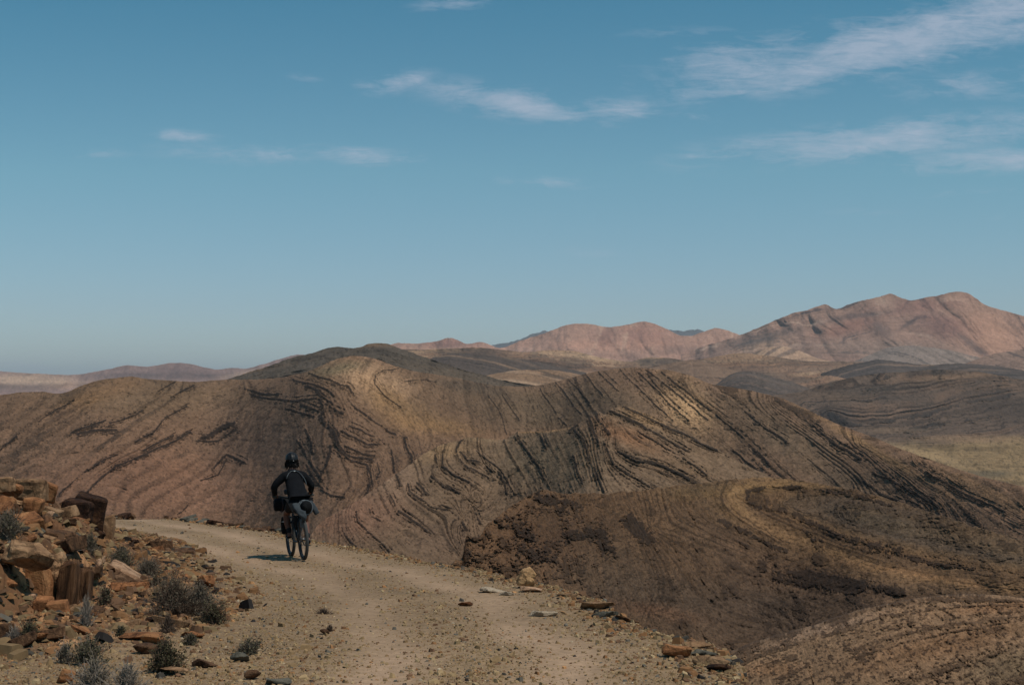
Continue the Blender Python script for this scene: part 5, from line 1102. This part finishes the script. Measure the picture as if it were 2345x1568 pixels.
for s in (-1, 1): pipe([(s * .25, .78, 1.10), (s * .28, .84, 1.075), (s * .35, .83, 1.06)], .007, 6, bmx=hb)
hbo = fin(hb, "handlebar", MB_['black'], bike)
for s in (-1, 1): fin(pipe([(s * .25, .76, 1.10), (s * .375, .718, 1.10)], .019, 10), "grip", MB_['rubber'], bike)
fin(pipe([ST, (0, .225, .93)], .0145, 8), "seat_post", MB_['metal'], bike)
sd_ = bmesh.new(); pipe([(0, .08, .955), (0, .12, .965), (0, .2, .96), (0, .28, .955), (0, .35, .95)], [.05, .07, .05, .028, .016], 12, bmx=sd_, flat=.42); fin(sd_, "saddle", MB_['black'], bike)
ck = bmesh.new(); PR_ = Vector((.135, .30, .235)); PL_ = Vector((-.135, .58, .375))
pipe([(-.07, .44, .305), (.07, .44, .305)], .02, 10, bmx=ck); pipe([(.075, .44, .305), (.085, PR_.y, PR_.z)], .011, 8, bmx=ck); pipe([(-.075, .44, .305), (-.085, PL_.y, PL_.z)], .011, 8, bmx=ck)
pipe(ring_pts((.05, .44, .305), .072, 32), .010, 6, True, bmx=ck, flat=.3); fin(ck, "crank", MB_['metal'], bike)
for P_, s in ((PR_, 1), (PL_, -1)):
    pb = bmesh.new(); bmesh.ops.create_cube(pb, size=1, matrix=Matrix.Translation((s * .135, P_.y, P_.z)) @ Matrix.Diagonal((.095, .095, .018, 1))); bmesh.ops.bevel(pb, geom=pb.edges[:], offset=.004, segments=1, affect='EDGES'); fin(pb, "pedal", MB_['black'], bike, False)
chb = bmesh.new(); pipe([(.05, .44, .377), (.05, .0, WR + .045), (.05, -.04, WR), (.05, 0, WR - .05), (.05, .03, WR - .12), (.05, .12, WR - .10), (.05, .44, .233)], .0045, 5, bmx=chb); fin(chb, "chain", MB_['chain'], bike)
dr = bmesh.new(); pipe([(.065, 0, WR - .02), (.075, .02, WR - .08), (.07, .04, WR - .14)], .013, 6, bmx=dr); fin(dr, "derailleur", MB_['metal'], bike)
tag(bpy.data.objects.new("x", None)) if False else None

# ------------------------------------------------------------------ bags strapped to the bicycle, each a thing of its own
def soft(name, rings, mat, seed, label, cat, seg=18, amp=.012, group="bags strapped to the bicycle", parent=None):
    """a stuffed bag: rings of (centre, axis half sizes a, b, axis dir)"""
    bm = bmesh.new(); Rg = []
    for (c, ra, rb, ax) in rings:
        t_ = Vector(ax).normalized(); up = Vector((0, 0, 1)) if abs(t_.z) < .8 else Vector((0, 1, 0)); a = t_.cross(up).normalized(); b = a.cross(t_).normalized()
        Rg.append([bm.verts.new(Vector(c) + ra * a * (abs(math.cos(q)) ** .8) * math.copysign(1, math.cos(q)) + rb * b * (abs(math.sin(q)) ** .8) * math.copysign(1, math.sin(q))) for q in [2 * PI * j / seg for j in range(seg)]])
    for A, B in zip(Rg[:-1], Rg[1:]):
        for j in range(seg): bm.faces.new((A[j], A[(j + 1) % seg], B[(j + 1) % seg], B[j]))
    bm.faces.new(Rg[0][::-1]); bm.faces.new(Rg[-1])
    bmesh.ops.triangulate(bm, faces=[f for f in bm.faces if len(f.verts) > 4])
    bmesh.ops.subdivide_edges(bm, edges=bm.edges[:], cuts=2, use_grid_fill=True)
    bm.normal_update()
    for _ in range(2): bmesh.ops.smooth_vert(bm, verts=bm.verts[:], factor=.5, use_axis_x=True, use_axis_y=True, use_axis_z=True)
    co = np.array([v_.co for v_ in bm.verts]); no = np.array([v_.normal for v_ in bm.verts]); dsp = amp * (ridged(co[:, 0] * 9, co[:, 1] * 9, co[:, 2] * 14, seed, 3) - .2)
    for v_, c_ in zip(bm.verts, co + no * dsp[:, None]): v_.co = c_
    o = fin(bm, name, mat); o.matrix_world = Mroot
    tag(o, label, cat, group); return o
hbag = soft("handlebar_bag", [((x_, 1.0, .95), .115 * k_, .125 * k_, (1, 0, 0)) for x_, k_ in ((-.31, .55), (-.29, .9), (-.2, 1), (0, 1), (.2, 1), (.27, .9), (.29, .55))], MB_['bag'], 1, "dark roll bag hanging in front of the handlebar", "bag", group=None)
for x_ in (-.17, .17):
    fin(pipe([(x_, 1.0 + .13 * math.cos(a), .95 + .14 * math.sin(a)) for a in [2 * PI * i / 20 for i in range(20)]], .006, 6, True, flat=2.5), "strap", MB_['red'], hbag)
dv = soft("handlebar_pouch", [((-.10, .78, 1.13), .035, .045, (0, 0, 1)), ((-.10, .78, 1.15), .055, .062, (0, 0, 1)), ((-.10, .79, 1.20), .058, .064, (0, 0, 1)), ((-.10, .80, 1.22), .045, .05, (0, 0, 1))], MB_['teal'], 2, "small grey pouch on the handlebar by the rider's left hand", "bag", amp=.004, group=None)
spk = soft("saddle_bag", [((.03, .17, .88), .05, .06, (0, -1, .1)), ((.03, .10, .90), .085, .09, (0, -1, .1)), ((.035, -.02, .91), .105, .115, (0, -1, .1)), ((.04, -.14, .92), .11, .12, (0, -1, .1)), ((.04, -.22, .93), .09, .10, (0, -1, .1)), ((.04, -.25, .935), .05, .05, (0, -1, .1))], MB_['bag'], 3, "bulging black bag packed behind the saddle", "bag", group=None)
for y_ in (-.02, -.15): fin(pipe([(.037 + .118 * math.cos(a), y_, .915 + .125 * math.sin(a)) for a in [2 * PI * i / 20 for i in range(20)]], .005, 6, True, flat=2.0), "strap", MB_['strap'], spk)
soft("folded_jacket", [((-.13, -.05, 1.0), .03, .03, (.1, .1, -1)), ((-.12, -.10, .97), .07, .05, (0, 0, -1)), ((-.10, -.15, .90), .09, .05, (.1, 0, -1)), ((-.05, -.2, .83), .075, .045, (.4, 0, -1)), ((-.02, -.22, .76), .06, .04, (.1, 0, -1)), ((-.03, -.2, .70), .035, .03, (0, 0, -1))], MB_['teal'], 4, "crumpled blue grey jacket tied behind the saddle, hanging low", "jacket", amp=.022, group=None)
soft("rolled_mat", [((.13, -.02, 1.02), .035, .035, (.5, 0, -1)), ((.14, -.03, 1.0), .048, .048, (.5, 0, -1)), ((.20, -.05, .89), .05, .05, (.5, 0, -1)), ((.245, -.06, .80), .048, .048, (.5, 0, -1)), ((.25, -.06, .785), .03, .03, (.5, 0, -1))], MB_['teal'], 5, "blue grey roll sticking out to the right behind the saddle", "roll", amp=.006, group=None)
soft("frame_bag", [((0, .34, .70), .03, .03, (0, 1, 0)), ((0, .38, .62), .035, .12, (0, 1, 0)), ((0, .55, .62), .035, .13, (0, 1, .05)), ((0, .72, .68), .033, .08, (0, 1, .1)), ((0, .79, .72), .02, .03, (0, 1, .1))], MB_['bag'], 6, "flat black bag filling the bicycle frame", "bag", amp=.006, group=None)
for s, lb in ((-1, "tall black bag strapped to the left side of the fork"), (1, "black bag on the right side of the fork, behind the rear wheel in view")):
    fb = soft("fork_bag", [((s * .115, 1.0, .74), .03, .03, (0, 0, -1)), ((s * .12, 1.0, .72), .06, .07, (0, 0, -1)), ((s * .125, 1.01, .60), .068, .08, (0, 0, -1)), ((s * .125, 1.02, .47), .066, .08, (0, 0, -1)), ((s * .12, 1.02, .42), .055, .06, (0, 0, -1)), ((s * .12, 1.02, .41), .03, .03, (0, 0, -1))], MB_['bag'], 7 + s, lb, "bag", amp=.01, group=None)
    fin(pipe([(s * .125 + .07 * math.cos(a), 1.01 + .083 * math.sin(a), .64) for a in [2 * PI * i / 18 for i in range(18)]], .005, 6, True, flat=2.0), "strap", MB_['strap'], fb)
soft("water_bottle", [((-.02, -.035, .72), .02, .02, (0, .1, -1)), ((-.02, -.04, .70), .033, .033, (0, .1, -1)), ((-.02, -.04, .60), .034, .034, (0, .1, -1)), ((-.02, -.03, .56), .03, .03, (0, .1, -1))], MB_['strap'], 12, "grey bottle tucked above the rear wheel", "bottle", amp=.003, group=None)

# ------------------------------------------------------------------ the rider
def skin_mesh(name, V, Ed, rad, root=0, sub=2):
    me = bpy.data.meshes.new(name); me.from_pydata(V, Ed, []); me.update()
    o = bpy.data.objects.new(name, me); COL.objects.link(o)
    m = o.modifiers.new("s", 'SKIN'); m.use_smooth_shade = True; m.branch_smoothing = .6
    for i, r_ in enumerate(rad):
        sv_ = me.skin_vertices[0].data[i]; sv_.radius = (r_, r_) if not isinstance(r_, tuple) else r_; sv_.use_root = (i == root)
    s_ = o.modifiers.new("u", 'SUBSURF'); s_.levels = sub; s_.render_levels = sub
    bpy.context.view_layer.update(); dg = bpy.context.evaluated_depsgraph_get()
    res = bpy.data.meshes.new_from_object(o.evaluated_get(dg)); bpy.data.objects.remove(o); res.name = name
    for p in res.polygons: p.use_smooth = True
    return res
ox = -.035
J = {'pel': (ox * .6, .16, 1.00), 'bel': (ox, .25, 1.15), 'che': (ox, .36, 1.32), 'col': (ox, .46, 1.50), 'nec': (ox, .53, 1.57), 'hb': (ox, .57, 1.64), 'hm': (ox, .585, 1.72), 'ht': (ox, .585, 1.79),
     'sL': (ox - .165, .47, 1.475), 'eL': (-.385, .50, 1.29), 'wL': (-.335, .69, 1.155), 'kL': (-.325, .745, 1.125),
     'sR': (ox + .165, .47, 1.475), 'eR': (.30, .52, 1.27), 'wR': (.315, .69, 1.155), 'kR': (.315, .745, 1.125),
     'hL': (-.11, .20, .96), 'nL': (-.165, .59, .81), 'cL': (-.16, .57, .64), 'aL': (-.135, .49, .435), 'bL': (-.135, .47, .405), 'tL': (-.14, .66, .39),
     'hR': (.085, .20, .95), 'nR': (.15, .50, .655), 'cR': (.15, .42, .52), 'aR': (.135, .235, .335), 'bR': (.135, .20, .30), 'tR': (.14, .375, .265),
     'no': (ox, .69, 1.70), 'eaL': (ox - .085, .58, 1.70), 'eaR': (ox + .085, .58, 1.70)}
keys = list(J); ix = {k: i for i, k in enumerate(keys)}
Rd = {'pel': (.145, .12), 'bel': (.135, .105), 'che': (.155, .115), 'col': (.12, .09), 'nec': .058, 'hb': (.068, .085), 'hm': (.082, .10), 'ht': (.072, .085), 'sL': .07, 'eL': .043, 'wL': .030, 'kL': (.04, .02), 'sR': .07, 'eR': .043, 'wR': .030, 'kR': (.04, .02),
      'hL': .10, 'nL': .062, 'cL': .060, 'aL': .038, 'bL': .042, 'tL': .03, 'hR': .10, 'nR': .062, 'cR': .060, 'aR': .038, 'bR': .042, 'tR': .03, 'no': .012, 'eaL': .014, 'eaR': .014}
ED = [('pel', 'bel'), ('bel', 'che'), ('che', 'col'), ('col', 'nec'), ('nec', 'hb'), ('hb', 'hm'), ('hm', 'ht'), ('col', 'sL'), ('sL', 'eL'), ('eL', 'wL'), ('wL', 'kL'), ('col', 'sR'), ('sR', 'eR'), ('eR', 'wR'), ('wR', 'kR'), ('pel', 'hL'), ('hL', 'nL'), ('nL', 'cL'), ('cL', 'aL'), ('aL', 'bL'), ('bL', 'tL'), ('pel', 'hR'), ('hR', 'nR'), ('nR', 'cR'), ('cR', 'aR'), ('aR', 'bR'), ('bR', 'tR'), ('hm', 'no'), ('hm', 'eaL'), ('hm', 'eaR')]
V = [J[k] for k in keys]; Es = [(ix[a], ix[b]) for a, b in ED]; Rr = [Rd[k] for k in keys]
# fingers curl round the grips
for s, kn in ((-1, 'kL'), (1, 'kR')):
    bx_ = J[kn]
    for f in range(4):
        x_ = bx_[0] + (f - 1.5) * .021; ln = [.95, 1.05, 1.0, .85][f if s < 0 else 3 - f]
        pts = [(x_, bx_[1] + .012, bx_[2] + .008), (x_, bx_[1] + .034 * ln, bx_[2] - .004), (x_, bx_[1] + .036 * ln, bx_[2] - .032), (x_, bx_[1] + .010, bx_[2] - .050 * ln)]
        k0 = len(V); V += pts; Rr += [.0105, .0095, .009, .008]; Es += [(ix[kn], k0), (k0, k0 + 1), (k0 + 1, k0 + 2), (k0 + 2, k0 + 3)]
    k0 = len(V); xi = bx_[0] - s * .045; V += [(xi, bx_[1] - .02, bx_[2] - .012), (xi, bx_[1] - .02, bx_[2] - .035), (xi + s * .012, bx_[1] - .004, bx_[2] - .05)]; Rr += [.012, .0105, .009]; Es += [(ix['w' + kn[1]], k0), (k0, k0 + 1), (k0 + 1, k0 + 2)]
body = skin_mesh("person", V, Es, Rr)
rider = link("person", body, MB_['skin']); rider.matrix_world = Mroot
tag(rider, "person in black jacket and helmet cycling away on the loaded bicycle", "person")
def garment(name, ks, eds, rad, mat, extra=None):
    k2 = list(ks); i2 = {k: i for i, k in enumerate(k2)}
    me = skin_mesh(name, [(ks[k]) for k in k2], [(i2[a], i2[b]) for a, b in eds], [rad[k] for k in k2])
    co = np.empty(len(me.vertices) * 3, np.float32); me.vertices.foreach_get('co', co); co = co.reshape(-1, 3)
    no = np.array([v_.normal for v_ in me.vertices]); d_ = .011 * ridged(co[:, 0] * 8, co[:, 1] * 8, co[:, 2] * 13, 77, 3); me.vertices.foreach_set('co', (co + no * d_[:, None]).astype(np.float32).ravel()); me.update()
    return link(name, me, mat, rider)
jk = {k: J[k] for k in ('bel', 'che', 'col', 'nec', 'sL', 'eL', 'wL', 'sR', 'eR', 'wR')}; jk['hem'] = (ox * .7, .17, 1.045); jk['fL'] = (-.36, .60, 1.215); jk['fR'] = (.297, .62, 1.21)
jr = {'hem': (.165, .14), 'bel': (.180, .14), 'che': (.195, .14), 'col': (.145, .11), 'nec': .072, 'sL': .088, 'eL': .060, 'fL': .050, 'wL': .042, 'sR': .088, 'eR': .060, 'fR': .050, 'wR': .042}
jac = garment("jacket", jk, [('hem', 'bel'), ('bel', 'che'), ('che', 'col'), ('col', 'nec'), ('col', 'sL'), ('sL', 'eL'), ('eL', 'fL'), ('fL', 'wL'), ('col', 'sR'), ('sR', 'eR'), ('eR', 'fR'), ('fR', 'wR')], jr, MB_['jacket'])
sk = {'pel': (ox * .6, .15, 1.02), 'hL': (-.115, .20, .965), 'kL': (-.15, .47, .865), 'hR': (.09, .20, .955), 'kR': (.13, .40, .765)}
garment("shorts", sk, [('pel', 'hL'), ('hL', 'kL'), ('pel', 'hR'), ('hR', 'kR')], {'pel': (.165, .14), 'hL': .125, 'kL': .088, 'hR': .125, 'kR': .088}, MB_['shorts'])
for s, a_, c_, b_, t_ in (('L', J['aL'], J['cL'], J['bL'], J['tL']), ('R', J['aR'], J['cR'], J['bR'], J['tR'])):
    A = Vector(a_); Cc = Vector(c_); ms = A.lerp(Cc, .62)
    me = skin_mesh("sock", [tuple(ms), tuple(A.lerp(Cc, .3)), tuple(A)], [(0, 1), (1, 2)], [.058, .051, .045], 0); link("sock", me, MB_['sock'], rider)
    hl = Vector(b_) + Vector((0, -.035, -.012)); me = skin_mesh("shoe", [tuple(A), tuple(Vector(b_) + Vector((0, 0, -.008))), tuple(hl), tuple(Vector(b_).lerp(Vector(t_), .5) + Vector((0, 0, -.004))), tuple(Vector(t_) + Vector((0, .02, -.004)))], [(0, 1), (1, 2), (1, 3), (3, 4)], [.046, .048, .036, (.047, .038), (.042, .028)], 1); link("shoe", me, MB_['bag'], rider)
for s in (-1, 1):   # gloves over palm and wrist only
    kn = J['kL' if s < 0 else 'kR']; wr = J['wL' if s < 0 else 'wR']
    me = skin_mesh("glove", [wr, tuple(Vector(wr).lerp(Vector(kn), .6)), (kn[0], kn[1] + .012, kn[2] + .006)], [(0, 1), (1, 2)], [.036, (.047, .027), (.049, .026)], 1); link("glove", me, MB_['glove'], rider)
# hair hanging at the neck
hbm = bmesh.new(); hr = random.Random(3)
for i in range(170):
    a = hr.uniform(PI * .95, PI * 2.05); rr = .088; p0 = Vector((ox + rr * math.cos(a), .585 + rr * 1.05 * math.sin(a), hr.uniform(1.66, 1.76))); sw = Vector((math.cos(a) * hr.uniform(.0, .045), math.sin(a) * hr.uniform(0, .03), -hr.uniform(.04, .10)))
    pipe([p0, p0 + sw * .5 + Vector((hr.gauss(0, .008), hr.gauss(0, .008), 0)), p0 + sw], [.012, .010, .004], 5, bmx=hbm)
fin(hbm, "hair", MB_['hair'], rider)
# helmet: domed shell with long vents
hm = bmesh.new(); bmesh.ops.create_uvsphere(hm, u_segments=44, v_segments=24, radius=1)
bmesh.ops.delete(hm, geom=[v_ for v_ in hm.verts if v_.co.z < -.12 - .18 * (v_.co.y < -.2) * min(1, -v_.co.y)], context='VERTS')
for v_ in hm.verts:
    rad_ = math.hypot(v_.co.x, v_.co.y); k = 1.0
    if v_.co.z < .82:
        rib = math.cos(v_.co.x * 13); k -= .09 * max(0, rib) * (1 if v_.co.z > .12 else 0) * (1 if abs(v_.co.y) > .15 else .6)
    v_.co = Vector((ox + v_.co.x * .118 * k, .585 + v_.co.y * .15 * k, 1.755 + v_.co.z * .128 * k))
ho = fin(hm, "helmet", MB_['helmet'], rider); so = ho.modifiers.new("t", 'SOLIDIFY'); so.thickness = .012
me = skin_mesh("helmet_buckle", [(ox, .43, 1.735), (ox, .425, 1.72)], [(0, 1)], [.012, .010], 0, 1)
link("helmet_cradle", me, MB_['light'], ho)
# sling strap across the back, both sides meeting at the neck, with a bright clip
def back(x_, z_): # surface of the jacket's back
    y_ = np.interp(z_, [1.0, 1.15, 1.32, 1.5, 1.57], [.02, .115, .215, .335, .42]); return (x_ + ox, float(y_) - .012 + .35 * abs(x_) ** 1.6, z_)
fin(pipe([back(.0, 1.555), back(-.06, 1.545), back(-.11, 1.51), back(-.145, 1.46), back(-.16, 1.42)], .012, 6, flat=.4), "strap", MB_['strap'], rider)
fin(pipe([back(.0, 1.555), back(.05, 1.54), back(.1, 1.49), back(.145, 1.42), back(.165, 1.36), back(.175, 1.30)], .014, 6, flat=.4), "strap", MB_['strap'], rider)
cb = bmesh.new(); bmesh.ops.create_cube(cb, size=1, matrix=Matrix.Translation(Vector(back(0, 1.545)) + Vector((0, -.012, 0))) @ Matrix.Diagonal((.03, .01, .014, 1))); bmesh.ops.bevel(cb, geom=cb.edges[:], offset=.003, segments=1, affect='EDGES'); fin(cb, "clip", MB_['light'], rider, False)
# ------------------------------------------------------------------ the air
hb_ = bmesh.new(); bmesh.ops.create_cube(hb_, size=1, matrix=Matrix.Translation((0, 33000, 350)) @ Matrix.Diagonal((122000, 78000, 1400, 1)))
mh_ = bpy.data.materials.new("haze"); mh_.use_nodes = True; t = mh_.node_tree
for n_ in list(t.nodes): t.nodes.remove(n_)
pv = nd(t, 'ShaderNodeVolumePrincipled'); pv.inputs['Color'].default_value = (.78, .86, .94, 1); pv.inputs['Density'].default_value = 2.8e-5; pv.inputs['Anisotropy'].default_value = 0
mo = nd(t, 'ShaderNodeOutputMaterial'); t.links.new(pv.outputs[0], mo.inputs['Volume'])
hz = fin(hb_, "haze", mh_, None, False); tag(hz, kind="stuff", label="thin blue haze softening the distant mountains", cat="haze")
